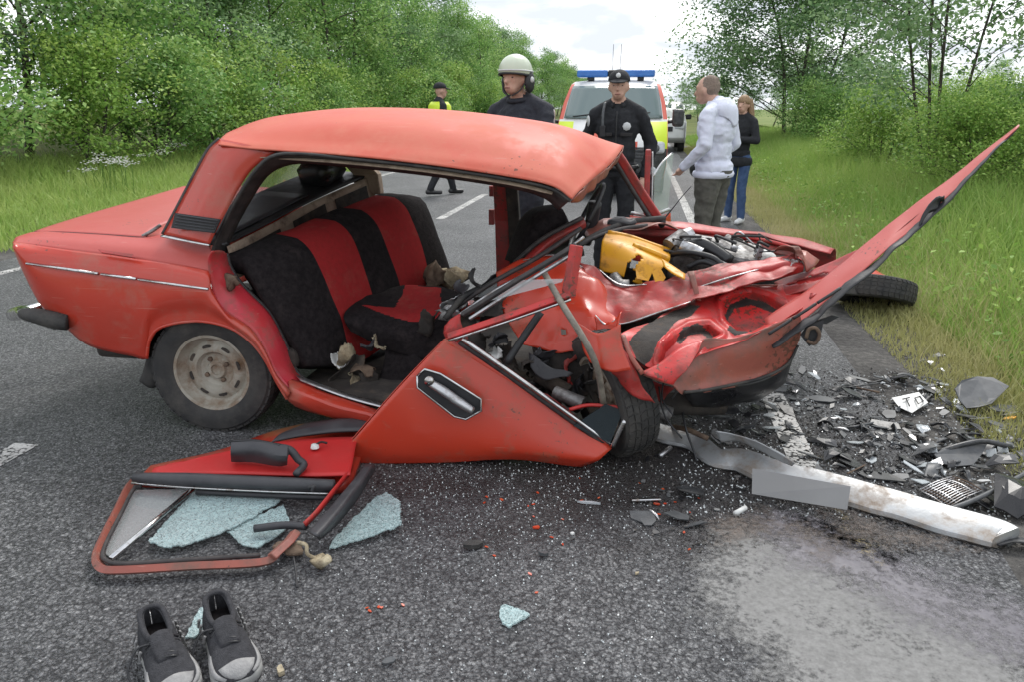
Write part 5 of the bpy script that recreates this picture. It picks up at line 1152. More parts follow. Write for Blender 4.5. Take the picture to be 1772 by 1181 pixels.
shoe('worn_shoe', 'black and grey trainer, left one of the empty pair on asphalt', (268,1108), (312,1215))
shoe('worn_shoe', 'black and grey trainer, right one of the empty pair on asphalt', (378,1082), (420,1196))
# ---------------------------------------------------------------- pale dried spill
def segd(Q, poly):
    """signed distance (inside positive) of pixels Q to a polygon"""
    P_ = np.asarray(poly, float); D = np.full(len(Q), 1e9); ins = np.zeros(len(Q), bool)
    for i in range(len(P_)):
        a, b = P_[i-1], P_[i]; ab = b-a; t = np.clip(((Q-a)@ab)/(ab@ab+1e-9), 0, 1); D = np.minimum(D, np.linalg.norm(Q-a-t[:, None]*ab, axis=1))
        c = ((a[1] > Q[:, 1]) != (b[1] > Q[:, 1])); x = (b[0]-a[0])*(Q[:, 1]-a[1])/(b[1]-a[1]+1e-9)+a[0]; ins ^= c & (Q[:, 0] < x)
    return np.where(ins, D, -D)
def spill(name, px, m, label, z, seed=1):
    q = np.array([G(a,b,z) for a,b in px]); lo, hi = q.min(0)-.2, q.max(0)+.2
    nx, ny = int((hi[0]-lo[0])/.02)+2, int((hi[1]-lo[1])/.02)+2
    X, Y_ = np.meshgrid(np.linspace(lo[0],hi[0],nx), np.linspace(lo[1],hi[1],ny)); V = np.stack([X.ravel(), Y_.ravel(), np.full(nx*ny, z)], 1)
    sd = segd(V[:, :2], q[:, :2]); F = [f for f in gridf(ny, nx) if sd[list(f)].max() > -.16]
    o = mk(name, V, F, m); at = o.data.attributes.new('sd', 'FLOAT', 'POINT'); at.data.foreach_set('value', sd.astype(np.float32))
    return tag(o, label, 'spill', kind='stuff')
def spillmat(name, c1, c2, scale, thr, rough):
    m, t, b, out = newmat(name); co = geopos(t)
    n = N(t, 'ShaderNodeTexNoise', {'Vector': co, 'Scale': scale, 'Detail': 8, 'Roughness': .65}); n2 = N(t, 'ShaderNodeTexNoise', {'Vector': co, 'Scale': scale*9, 'Detail': 5, 'Roughness': .7})
    t.links.new(ramp(t, n2.outputs['Fac'], [(.3, c1), (.65, c2)]), b.inputs['Base Color']); b.inputs['Roughness'].default_value = rough
    s = N(t, 'ShaderNodeMath', {0: n.outputs['Fac'], 1: n2.outputs['Fac']}, operation='ADD')
    at = N(t, 'ShaderNodeAttribute', attribute_name='sd'); e = N(t, 'ShaderNodeMapRange', {'Value': at.outputs['Fac'], 'From Min': -.15, 'From Max': .15, 'To Min': -.62, 'To Max': .10})
    s = N(t, 'ShaderNodeMath', {0: s.outputs[0], 1: e.outputs[0]}, operation='ADD')
    a = N(t, 'ShaderNodeMapRange', {'Value': s.outputs[0], 'From Min': thr, 'From Max': thr+.42, 'To Min': .0, 'To Max': .80}); t.links.new(a.outputs[0], b.inputs['Alpha'])
    bp = N(t, 'ShaderNodeBump', {'Strength': .5, 'Distance': .006, 'Height': n2.outputs['Fac']}); t.links.new(bp.outputs[0], b.inputs['Normal']); return m
MT['dust'] = spillmat('pale sandy absorbent', (.17,.168,.163), (.29,.287,.28), 6, .60, .8)
MT['wet'] = spillmat('purple grey wet film', (.085,.078,.095), (.15,.14,.165), 4, .56, .35)
MT['straw'] = spillmat('yellowed line paint', (.34,.26,.10), (.52,.42,.22), 9, .86, .9)  # yellowed paint left of the worn edge line
MT['rusty'] = spillmat('brown run-off', (.045,.028,.022), (.09,.062,.048), 6, .70, .35)
spill('brown_stain', [(1230,905),(1320,880),(1400,905),(1470,950),(1440,975),(1370,945),(1300,930),(1240,950)], MT['rusty'], 'dark reddish brown stain along the top of the sand', .0115, seed=9)
spill('sand_spill', [(1205,1010),(1250,925),(1320,912),(1400,940),(1480,985),(1560,1020),(1650,1060),(1820,1120),(1840,1260),(1420,1260),(1290,1110),(1230,1060)], MT['dust'], 'pale sandy absorbent spread on the asphalt bottom right', .0065)
spill('wet_streak', [(1300,895),(1380,905),(1450,940),(1530,968),(1620,1000),(1820,1075),(1820,1165),(1640,1085),(1520,1040),(1430,992),(1360,962)], MT['wet'], 'purple grey wet streak along the upper edge of the sand', .0095, seed=2)
spill('line_remains', [(1385,760),(1410,770),(1425,810),(1480,890),(1510,930),(1530,980),(1500,975),(1455,915),(1430,880),(1400,830)], MT['straw'], 'yellowed remains of the worn edge line beside the bumper', .0125, seed=3)
spill('rusty_streak', [(1420,880),(1500,895),(1600,920),(1700,950),(1660,965),(1540,945),(1450,915)], MT['rusty'], 'brown rusty run-off below the silver bumper', .0145, seed=4)
# ---------------------------------------------------------------- debris
MT['plastic'] = mat('scuffed black plastic', (.020,.021,.023), (.055,.056,.060), rough=.38, r2=.65, scale=18, dirt=(.11,.105,.10), dirtamt=.25, dscale=14)
MT['greypl'] = mat('grey plastic', (.050,.053,.058), (.095,.10,.105), rough=.45, r2=.65, scale=14, dirt=(.16,.155,.15), dirtamt=.25)
MT['lens'] = glassmat('clear lamp plastic', (.62,.66,.68), .62, .12)
MT['redbit'] = mat('red lens plastic', (.52,.05,.02), (.45,.08,.02), rough=.35)
def frag(name, label, px, py, size, m, group=None, th=.006, asp=.6, rot=None, n=6, cat='fragment', seed=0, tilt=.25, curve=0, lift=0):
    """irregular bent plate resting on the ground"""
    r_ = random.Random(seed*7+int(px*3+py)); c = G(px, py, 0); rot = r_.uniform(0, 6.28) if rot is None else rot
    K = 5; ang = sorted(r_.uniform(0, 6.28) for _ in range(n)) if n > 4 else [0.4,1.3,3.5,4.4]
    ang = [2*math.pi*i/n+r_.uniform(-.3,.3) for i in range(n)]
    ring = [np.array([math.cos(a)*size*r_.uniform(.65,1.1), math.sin(a)*size*asp*r_.uniform(.65,1.1)]) for a in ang]
    ry = r_.uniform(-tilt, tilt); rx = r_.uniform(-tilt, tilt); ca, sa = math.cos(rot), math.sin(rot); V = []
    for lv in (0, .5, 1.0):
        for q in ring:
            q2 = q*lv if lv else q*.02; z = -curve*(q2[0]**2)/size+q2[0]*ry+q2[1]*rx
            V.append(np.array([q2[0]*ca-q2[1]*sa, q2[0]*sa+q2[1]*ca, z]))
    V = np.array(V); V[:, 2] -= V[:, 2].min(); top_ = V+[0,0,th]; V = np.vstack([top_, V])+c+[0,0,.002+lift]; m_ = n*3
    F = gridf(3, n, True); F = F+[tuple(f[::-1]) for f in [tuple(i+m_ for i in g) for g in F]]
    F += [(2*n+i, 2*n+m_+i, 2*n+m_+(i+1) % n, 2*n+(i+1) % n) for i in range(n)]+[tuple(range(n))[::-1]]
    return tag(mk(name, V, F, MT[m], smooth=False), label, cat, group)
# large, nameable pieces
tag(plate('smoked_panel', [('g',1652,674,.09),('g',1664,660,.12),('g',1690,653,.13),('g',1718,655,.13),('g',1746,670,.11),('g',1730,686,.08),('g',1716,700,.05),('g',1694,706,.04),('g',1672,708,.035),('g',1660,694,.06)], .006, MT['greypl']), 'large smooth grey panel piece at the dry grass edge', 'fragment')
frag('bumper_cover_piece', 'long grey plastic strip right of the smooth panel', 1745, 715, .13, 'greypl', asp=.35, rot=.5, n=7, seed=4)
frag('yellow_fragment', 'small bright yellow plastic piece in the debris by the grass', 1748, 728, .035, 'yellow', asp=.5, n=6, seed=5, rot=.1)
tag(plate('headlamp_shell', [('g',1616,788,.03),('g',1640,774,.05),('g',1672,768,.06),('g',1708,770,.05),('g',1700,786,.03),('g',1684,806,.008),('g',1650,809,.006),('g',1628,803,.01)], .006, MT['greypl']), 'grey headlamp housing piece under the curved black rim', 'fragment')
frag('black_shell', 'glossy black curved shell piece at the lower right edge', 1760, 880, .16, 'glossblack', asp=.6, rot=.9, n=8, seed=7, curve=.6)
frag('black_shell', 'black bumper corner touching the end of the silver bumper', 1752, 948, .10, 'plastic', asp=.35, rot=.1, n=7, seed=8, curve=.3)
frag('flat_black_sheet', 'flat dark sheet lying behind the silver bumper', 1520, 828, .10, 'plastic', asp=.5, rot=-.3, n=9, seed=9, tilt=.1)
frag('black_cover', 'upright triangular black plastic piece right of the crushed nose', 1475, 690, .07, 'plastic', asp=.7, rot=.4, n=5, seed=10, tilt=.7)
frag('grey_cover', 'flat grey angular plate near the worn edge line', 1420, 695, .09, 'greypl', asp=.5, rot=-.2, n=6, seed=11, tilt=.1)
frag('rubber_block', 'dark flat rubber block alone on the asphalt', 820, 950, .045, 'rubber', asp=.5, rot=.5, n=7, seed=12, th=.015)
frag('grey_chip', 'grey rounded chip beside an orange flake on asphalt', 941, 964, .018, 'greypl', asp=.9, rot=.3, n=8, seed=13, th=.012)
frag('clear_strip', 'clear bluish plastic strip on asphalt below the door tip', 1020, 874, .045, 'lens', asp=.16, rot=.1, n=8, seed=14, th=.008)
tag(mk('chrome_strip', *boxvf(G(1118,866,.012), (.115,.020,.012), rotm(0,0,.22)), MT['chrome'], smooth=False, bevel=.003), 'short chrome strip on asphalt right of the clear strip', 'trim strip')
frag('orange_flake', 'bright orange plastic flake in the dark dirt, largest', 929, 916, .016, 'redbit', asp=.6, rot=.2, seed=15)
frag('orange_flake', 'orange flake beside the chrome strip', 1137, 876, .013, 'redbit', asp=.6, rot=.2, seed=16)
frag('white_chip', 'tiny white rectangular chip on the asphalt', 990, 927, .012, 'white', asp=.5, rot=-.3, n=4, seed=17)
frag('beige_chip', 'small cream chip on the asphalt right of centre', 1102, 996, .010, 'foam', asp=.6, n=4, seed=18)
frag('pebble', 'pale pebble to the right of the shoes', 487, 1168, .016, 'foam', asp=.7, n=7, seed=19, th=.014)
frag('pale_chip', 'pale chip behind the left shoe', 256, 1068, .014, 'white', asp=.8, n=6, seed=20, th=.01)
frag('grey_chip', 'grey chip with a dark notch near the bottom edge', 672, 1150, .022, 'greypl', asp=.6, n=6, seed=21)
tag(mk('metal_tube', *tubevf([G(1142,790,.012), G(1160,776,.012)], .011, seg=10), MT['alu']), 'short bright metal tube on asphalt before the front wheel', 'tube')
tag(mk('metal_tube', *tubevf([G(1272,890,.010), G(1290,880,.010)], .010, seg=10), MT['white']), 'short pale tube stub on asphalt below the silver bumper', 'tube')
# white plate fragment with two characters left
pw = thing('number_plate_fragment', 'white number plate fragment with black characters in the debris', 'number plate', G(1572,700))
plate('plate', [('g',1543,690,.03),('g',1590,680,.05),('g',1606,698,.04),('g',1578,716,.015),('g',1556,706,.02)], .003, MT['white'], pw)
def gl(px): return [G(a,b,.036+.0) for a,b in px]
for pts in ([(1562,692),(1574,689)], [(1568,691),(1574,704)], [(1583,690),(1592,687),(1598,695),(1589,700),(1583,690)]):
    mk('character', *tubevf([np.array(G(a,b,.047 if a > 1580 else .044)) for a,b in pts], .0035, seg=4, smooth=False, n=None), MT['black'], pw)
# wire grille
gr = thing('wire_grille', 'bent wire mesh grille lying behind the silver bumper', 'grille', G(1640,850))
q = [G(1590,850,.01), G(1648,826,.05), G(1700,850,.04), G(1640,880,.01)]
for k in range(12):
    f = k/11
    a = q[0]*(1-f)+q[1]*f; b = q[3]*(1-f)+q[2]*f; mk('wire', *tubevf([a,(a+b)/2+[0,0,.008],b], .0028, seg=4, n=5), MT['rust'] if k % 3 else MT['alu'], gr)
    a = q[0]*(1-f)+q[3]*f; b = q[1]*(1-f)+q[2]*f; mk('wire', *tubevf([a,(a+b)/2+[0,0,.008],b], .0028, seg=4, n=5), MT['alu'], gr)
mk('grille_bar', *tubevf([G(1640,884,.015), G(1700,860,.04), G(1785,815,.06)], .010, seg=6), MT['greypl'], gr)
# curved headlamp rim
rm = thing('lamp_rim', 'curved black lamp rim with clear lens scraps near the grass', 'lamp rim', G(1690,790))
mk('rim', *tubevf([G(1610,790,.01), G(1650,775,.05), G(1700,765,.07), G(1750,775,.05)], .012, seg=7), MT['plastic'], rm)
for i, (a, b) in enumerate([(1735,778),(1715,785),(1612,778)]): lump_ = mk('lens_scrap', *platevf([G(a-9,b-4,.03), G(a+8,b-8,.06), G(a+10,b+6,.04), G(a-6,b+7,.02)], .004), MT['lens'], rm, smooth=False)
# many small pieces in the fan of debris; the spread follows the photo
rs = np.random.RandomState(77)
zones = [((1390,640),(1640,830),130), ((1590,650),(1772,860),110), ((1400,720),(1600,860),40), ((1150,690),(1400,770),60), ((1310,630),(1420,710),22), ((1560,610),(1660,690),26), ((1080,790),(1300,930),22)]
kinds = [('black_fragment','plastic','black plastic splinter in the debris right of the wreck',.030,.5),('grey_fragment','greypl','grey plastic splinter in the debris right of the wreck',.026,.5),('clear_fragment','lens','clear plastic splinter in the debris right of the wreck',.022,.5),('metal_fragment','alu','bare metal scrap in the debris right of the wreck',.022,.35),('black_fragment','glossblack','shiny black shard in the debris right of the wreck',.034,.5)]
for (a, b, n) in zones:
    for i in range(n):
        px, py = rs.uniform(a[0],b[0]), rs.uniform(a[1],b[1])
        if px > 1640 and py < 640+(px-1500)*.32: continue
        nm, m, lab, sz, asp = kinds[rs.choice(5, p=[.28,.34,.14,.12,.12])]
        frag(nm, lab, px, py, sz*(.5+2.3*rs.uniform()**1.7), m, 'small debris right of the wreck', asp=asp*rs.uniform(.4,1.3), n=rs.randint(4,8), seed=i, tilt=.3, curve=rs.choice([0,0,.4]), th=.004)
for i in range(34):                                     # bent, crumpled pieces with depth
    px, py = (rs.uniform(1600,1790), rs.uniform(665,900)) if i < 22 else (rs.uniform(1400,1620), rs.uniform(660,800))
    if px > 1640 and py < 640+(px-1500)*.32: continue
    c = G(px, py, 0); r = rs.uniform(.022,.055)*(1.2 if i < 22 else .8); a = rs.uniform(0, 6.28); w_ = r*rs.uniform(.25,.5)
    A = [c+np.array([math.cos(a)*r*t, math.sin(a)*r*t, r*.45*(1-t*t)*rs.uniform(.6,1.3)+.004]) for t in (-1.3,-.5,.3,1.2)]; sd_ = np.array([-math.sin(a), math.cos(a), 0])*w_
    B_ = [p+sd_*rs.uniform(.8,1.3)+np.array([0,0,rs.uniform(-.004,.02)]) for p in A]; C_ = [p-sd_*rs.uniform(.8,1.3)+np.array([0,0,rs.uniform(-.004,.012)]) for p in A]
    V, F = sheetvf([[('w',*p) for p in B_],[('w',*p) for p in A],[('w',*p) for p in C_]], nu=12, nv=7, cr=.006, csc=22, seed=i); V[:, 2] = np.maximum(V[:, 2], .003)
    tag(mk('bent_fragment', V, F, MT[rs.choice(['plastic','glossblack','plastic','greypl'])], solid=.003, auto=.5), 'bent black plastic piece in the debris near the right grass edge' if i < 22 else 'bent black plastic piece in the debris just right of the nose', 'fragment', 'bent plastic debris')
for i in range(9):
    a = np.array([rs.uniform(1400,1720), rs.uniform(650,830)]); dlt = rs.uniform(-1,1,2)*[60,18]
    tag(mk('thin_rod', *tubevf([G(a[0],a[1],.008), G(*(a+dlt*.5),.02), G(*(a+dlt),.008)], rs.uniform(.003,.006), seg=5), MT[rs.choice(['plastic','greypl','rust'])]), 'thin bent rod in the debris right of the wreck', 'rod', 'thin rods in the debris')
for i in range(26):
    px, py = rs.uniform(830,1230), rs.uniform(830,1000)
    frag('orange_chip', 'tiny orange paint flake on the dark dirt below the doors', px, py, rs.uniform(.005,.010), 'redbit', 'orange paint flakes', seed=i, th=.002, cat='flake')
for px, py in [(635,1055),(655,1053),(660,1054),(697,1050),(640,1060),(928,1028)]:
    frag('orange_chip', 'orange paint flake alone on the asphalt near the bottom', px, py, .008, 'redbit', 'loose orange flakes near the bottom', seed=px, th=.002, cat='flake')
# glass crumbs and grit: uncountable
def crumbs(name, label, n, fn, smin, smax, m, seed):
    rs = np.random.RandomState(seed); V = []; F = []
    for i in range(n):
        px, py = fn(rs); c = G(px, py, 0); s = rs.uniform(smin, smax); R3 = np.linalg.qr(rs.normal(size=(3,3)))[0]
        b = np.array([[1,1,1],[1,-1,-1],[-1,1,-1],[-1,-1,1]])*s*np.array([1,rs.uniform(.5,1),rs.uniform(.4,.9)])
        k = len(V); V += list(b@R3.T+c+[0,0,s*.7]); F += [(k,k+1,k+2),(k,k+3,k+1),(k,k+2,k+3),(k+1,k+3,k+2)]
    return tag(mk(name, V, F, m, smooth=False), label, 'crumbs', kind='stuff')
MT['crumb'] = mat('glass crumbs', (.55,.58,.58), (.72,.75,.75), rough=.15, scale=200)
MT['grit'] = mat('dark grit', (.03,.028,.026), (.14,.13,.12), rough=.8, scale=120)
crumbs('glass_crumbs', 'glittering crumbs of broken glass on the asphalt by the doors', 1700, lambda r: (r.normal(880,190), 800+abs(r.normal(0,90))), .0008, .0030, MT['crumb'], 1)
crumbs('glass_crumbs', 'glittering crumbs of broken glass among the debris on the right', 2600, lambda r: (r.uniform(1180,1772), r.uniform(640,900)), .0015, .0045, MT['crumb'], 2)
crumbs('dark_grit', 'dark grit and broken bits strewn over the road on the right', 2300, lambda r: (r.normal(1480,190), r.uniform(640,960)), .002, .007, MT['grit'], 3)
crumbs('glass_crumbs', 'sparse crumbs of broken glass along the bottom of the photo', 420, lambda r: (r.uniform(450,1300), r.uniform(900,1181)), .0008, .0030, MT['crumb'], 4)
# ---------------------------------------------------------------- emergency van
MT['vwhite'] = mat('white van paint', (.72,.72,.71), (.66,.66,.65), rough=.3, scale=3, coat=.3)
MT['vred'] = mat('orange red van foil', (.62,.10,.06), (.58,.09,.05), rough=.4, scale=3)
MT['vyel'] = mat('fluorescent yellow foil', (.62,.78,.03), (.58,.72,.03), rough=.45, scale=3)
MT['blue'] = mat('blue light bar plastic', (.03,.15,.50), (.05,.20,.58), rough=.2, scale=6)
MT['wind'] = glassmat('van windscreen', (.16,.21,.21), .92, .06)
MT['bplastic'] = MT['plastic']
MT['lampglass'] = mat('headlamp glass', (.50,.52,.54), (.62,.64,.66), rough=.12, scale=12)
VX, VY = -.48, 13.0
van = thing('emergency_van', 'white and red emergency van with yellow blocks and blue roof light bar', 'van', (VX, VY, 0))
prof = [(.16,.28),(.03,.36),(.0,.52),(.03,.66),(.06,.80),(.14,.92),(.26,1.06),(.50,1.24),(.56,1.275),(.80,1.56),(1.06,1.84),(1.18,1.91),(1.5,1.955),(3.0,1.96),(4.7,1.94),(4.86,1.80),(4.9,1.0),(4.9,.35)]
hw = lambda z: np.interp(z, [.28,.5,.9,1.25,1.6,1.9,1.96], [.90,.95,.955,.945,.885,.80,.74])
us = np.linspace(-1, 1, 25); V = []
for y_, z_ in prof:
    for u in us:
        x = hw(z_)*(abs(u)**.85)*np.sign(u); V.append((VX+x, VY+y_+(.22*abs(u)**4 if y_ < 1.2 else 0), z_-(.03*abs(u)**3 if z_ > 1.8 else 0)))
F = gridf(len(prof), 25); mi = []
for f in F:
    i, j = f[0]//25, f[0] % 25; u = (us[j]+us[j+1])/2; z_ = (prof[i][1]+prof[i+1][1])/2; m_ = 0
    if i <= 3: m_ = 3
    elif i in (4,5,6):
        a = u+ (z_-1.05)*.5
        m_ = 2 if abs(a) > .62 else (0 if abs(a) > .34 else 1)
    elif i in (8,9,10,): m_ = 1 if abs(u) > .9 else 0
    mi.append(m_)
body = mk('body', V, F, [MT['vwhite'],MT['vred'],MT['vyel'],MT['bplastic']], van, mi=mi, auto=.5)
for s in (-1, 1):
    V = []
    for (y_, z_) in prof: V.append((VX+s*(hw(z_)+.002), VY+y_+(.22 if y_ < 1.2 else 0), z_-(.03 if z_ > 1.8 else 0)))
    mk('side_panel', *platevf(V, .01, (1,0,0)), MT['vred'], van, smooth=False)
def fsurf(u, t):           # point on the windscreen plane
    y_ = .56+.5*t; z_ = 1.275+.565*t; return np.array([VX+hw(z_)*(abs(u)**.85)*np.sign(u), VY+y_+.22*abs(u)**4-.006, z_+.006])
ws = [[('w',*(fsurf(u, t)+[0,-.012,.012])) for u in np.linspace(-.90,.90,13)] for t in (.0,.33,.66,.97)]
sheet('windscreen', ws, MT['wind'], van, th=.006, nu=25, nv=10)
tube('wiper', [('w',*(fsurf(-.7,.02)+[0,-.04,.03])), ('w',*(fsurf(-.1,.14)+[0,-.04,.03]))], .010, MT['black'], van, seg=5)
tube('wiper', [('w',*(fsurf(.05,.02)+[0,-.04,.03])), ('w',*(fsurf(.65,.14)+[0,-.04,.03]))], .010, MT['black'], van, seg=5)
# light bar
lb = bpy.data.objects.new('light_bar', None); COL.objects.link(lb); lb.parent = van
zc = 2.06
for x0, x1, m in ((-.70,-.14,'blue'),(.14,.70,'blue'),(-.137,.137,'black')):
    mk('lamp_segment' if m == 'blue' else 'bar_centre', *boxvf((VX+(x0+x1)/2, VY+1.45, zc), (x1-x0, .30, .125)), MT[m], lb, smooth=False, bevel=.03)
for x in (-.45,.45): mk('bar_foot', *boxvf((VX+x, VY+1.45, 1.975), (.12,.2,.05)), MT['black'], lb, smooth=False)
for x in (-.1,.05): tube('roof_antenna', [('w',VX+x,VY+2.2,1.95),('w',VX+x+.01,VY+2.2,2.62)], .005, MT['black'], van, seg=5)
for s in (-1, 1):
    q = np.array([VX+s*.76, VY+.07, .82]); lamp = mk('headlight', *boxvf(q+[0,.06,0], (.30,.16,.20), rotm(-.25,0,s*.22)), MT['lampglass'], van, smooth=False, bevel=.05)
    mk('reflector', *lathevf(q+[0,-.035,.0], (s*.2,-1,.25), [(0,.065),(.012,.055),(.014,.001)], 16), MT['greypl'], lamp)
    mk('fog_lamp', *lathevf(np.array([VX+s*.72, VY+.06, .45]), (0,-1,0), [(0,.07),(.02,.06),(.025,.001)], 16), MT['lampglass'], van)
    m_ = bpy.data.objects.new('wing_mirror', None); COL.objects.link(m_); m_.parent = van
    mk('housing', *boxvf((VX+s*1.13, VY+.80, 1.30), (.20,.14,.30)), MT['bplastic'] if s > 0 else MT['vwhite'], m_, smooth=False, bevel=.05)
    mk('arm', *tubevf([np.array([VX+s*.93, VY+.85, 1.22]), np.array([VX+s*1.08, VY+.82, 1.25])], .03, seg=8), MT['bplastic'], m_)
for k in range(5): mk('grille_slat', *boxvf((VX, VY+.035+.01*k, .60+.055*k), (1.12,.03,.022)), MT['black'] if k % 2 else MT['bplastic'], van, smooth=False)
mk('badge', *lathevf(np.array([VX, VY+.045, .76]), (0,-1,.2), [(0,.075),(.012,.07),(.014,.001)], 24), MT['chrome'], van)
mk('front_plate', *boxvf((VX, VY-.015, .44), (.52,.012,.11)), MT['white'], van, smooth=False)
for s in (-1, 1):
    for yy in (.95, 3.95):
        w_ = wheel((VX+s*.84, VY+yy, .33), (s,0,0), MT['rim'], 'road_wheel', R=.33, wd=.21, parent=van)
# ---------------------------------------------------------------- white vehicle behind
g = G(1184, 262); WX, WY = g[0]-.92, g[1]-.5
wv = thing('white_van', 'white vehicle parked on the road behind the emergency van', 'van', (WX, WY, 0))
prof = [(.12,.32),(.0,.5),(.02,.75),(.1,1.0),(.75,1.12),(1.35,1.62),(1.7,1.72),(4.2,1.72),(4.6,1.5),(4.65,.4)]
V = []; us = np.linspace(-1, 1, 13)
for y_, z_ in prof:
    for u in us: V.append((WX+.9*(1 if z_ < 1.1 else 1-(z_-1.1)*.22)*(abs(u)**.8)*np.sign(u), WY+y_+.12*abs(u)**4*(y_ < 1), z_))
mk('body', V, gridf(len(prof), 13), MT['vwhite'], wv, solid=.02, auto=.5)
sheet('windscreen', [[('w',WX+u*.82,WY+.80,1.165) for u in (-1,0,1)], [('w',WX+u*.76,WY+1.31,1.60) for u in (-1,0,1)]], MT['wind'], wv, nu=5, nv=3)
for s in (-1, 1):
    V = [(WX+s*.9*(1 if z_ < 1.1 else 1-(z_-1.1)*.22), WY+y_, z_) for y_, z_ in prof]; mk('side_panel', *platevf(V, .02, (1,0,0)), MT['vwhite'], wv, smooth=False)
    mk('headlight', *boxvf((WX+s*.68, WY+.06, .86), (.34,.10,.16)), MT['lampglass'], wv, smooth=False, bevel=.04)
    for yy in (.8, 3.7): wheel((WX+s*.80, WY+yy, .34), (s,0,0), MT['rim'], 'road_wheel', R=.34, wd=.22, parent=wv)
    mk('wing_mirror', *boxvf((WX+s*1.02, WY+1.0, 1.18), (.2,.12,.18)), MT['black'], wv, smooth=False, bevel=.04)
mk('grille', *boxvf((WX, WY+.005, .78), (.9,.04,.16)), MT['black'], wv, smooth=False)
# ---------------------------------------------------------------- people
def skinmat(n, c): return mat(n, c, tuple(x*.86 for x in c), rough=.55, scale=40)
MT['skin'] = skinmat('skin', (.60,.36,.27)); MT['navy'] = mat('dark navy turnout cloth', (.016,.018,.026), (.030,.032,.042), rough=.85, scale=30, bump=.3, bscale=60)
MT['blackcloth'] = mat('black uniform cloth', (.010,.011,.014), (.020,.021,.025), rough=.85, scale=30, bump=.3, bscale=60)
MT['hoodie'] = mat('pale lavender sweat cloth', (.74,.76,.88), (.68,.70,.82), rough=.9, scale=14, bump=.4, bscale=26)
MT['olive'] = mat('grey olive trousers', (.085,.082,.070), (.13,.125,.105), rough=.9, scale=12, bump=.5, bscale=22)
MT['jeans'] = mat('blue jeans', (.030,.060,.14), (.060,.105,.21), rough=.9, scale=14, bump=.3, bscale=40)
MT['shoeblk'] = mat('black leather', (.012,.012,.013), (.022,.022,.023), rough=.4)
MT['shoewht'] = mat('white sneaker', (.66,.66,.66), (.74,.74,.74), rough=.6)
MT['hairbr'] = mat('brown hair', (.055,.033,.018), (.11,.068,.038), rough=.6, scale=60); MT['hairlt'] = mat('light brown hair', (.20,.12,.065), (.34,.22,.12), rough=.6, scale=50)
MT['hairshort'] = mat('short grey brown hair', (.16,.12,.095), (.25,.19,.15), rough=.8, scale=90)
MT['helmet'] = mat('pale luminous helmet shell', (.60,.66,.52), (.56,.61,.48), rough=.3, coat=.3); MT['reflect'] = mat('silver reflective tape', (.55,.56,.56), (.62,.63,.63), rough=.4)
def sph(c, r, n=14):
    c = np.asarray(c, float); r = np.asarray(r, float)*np.ones(3); V = []
    for i in range(n//2+1):
        th = math.pi*i/(n//2)
        for k in range(n):
            a = 2*math.pi*k/n; V.append(c+r*np.array([math.sin(th)*math.cos(a), math.sin(th)*math.sin(a), math.cos(th)]))
    return np.array(V), gridf(n//2+1, n, True)
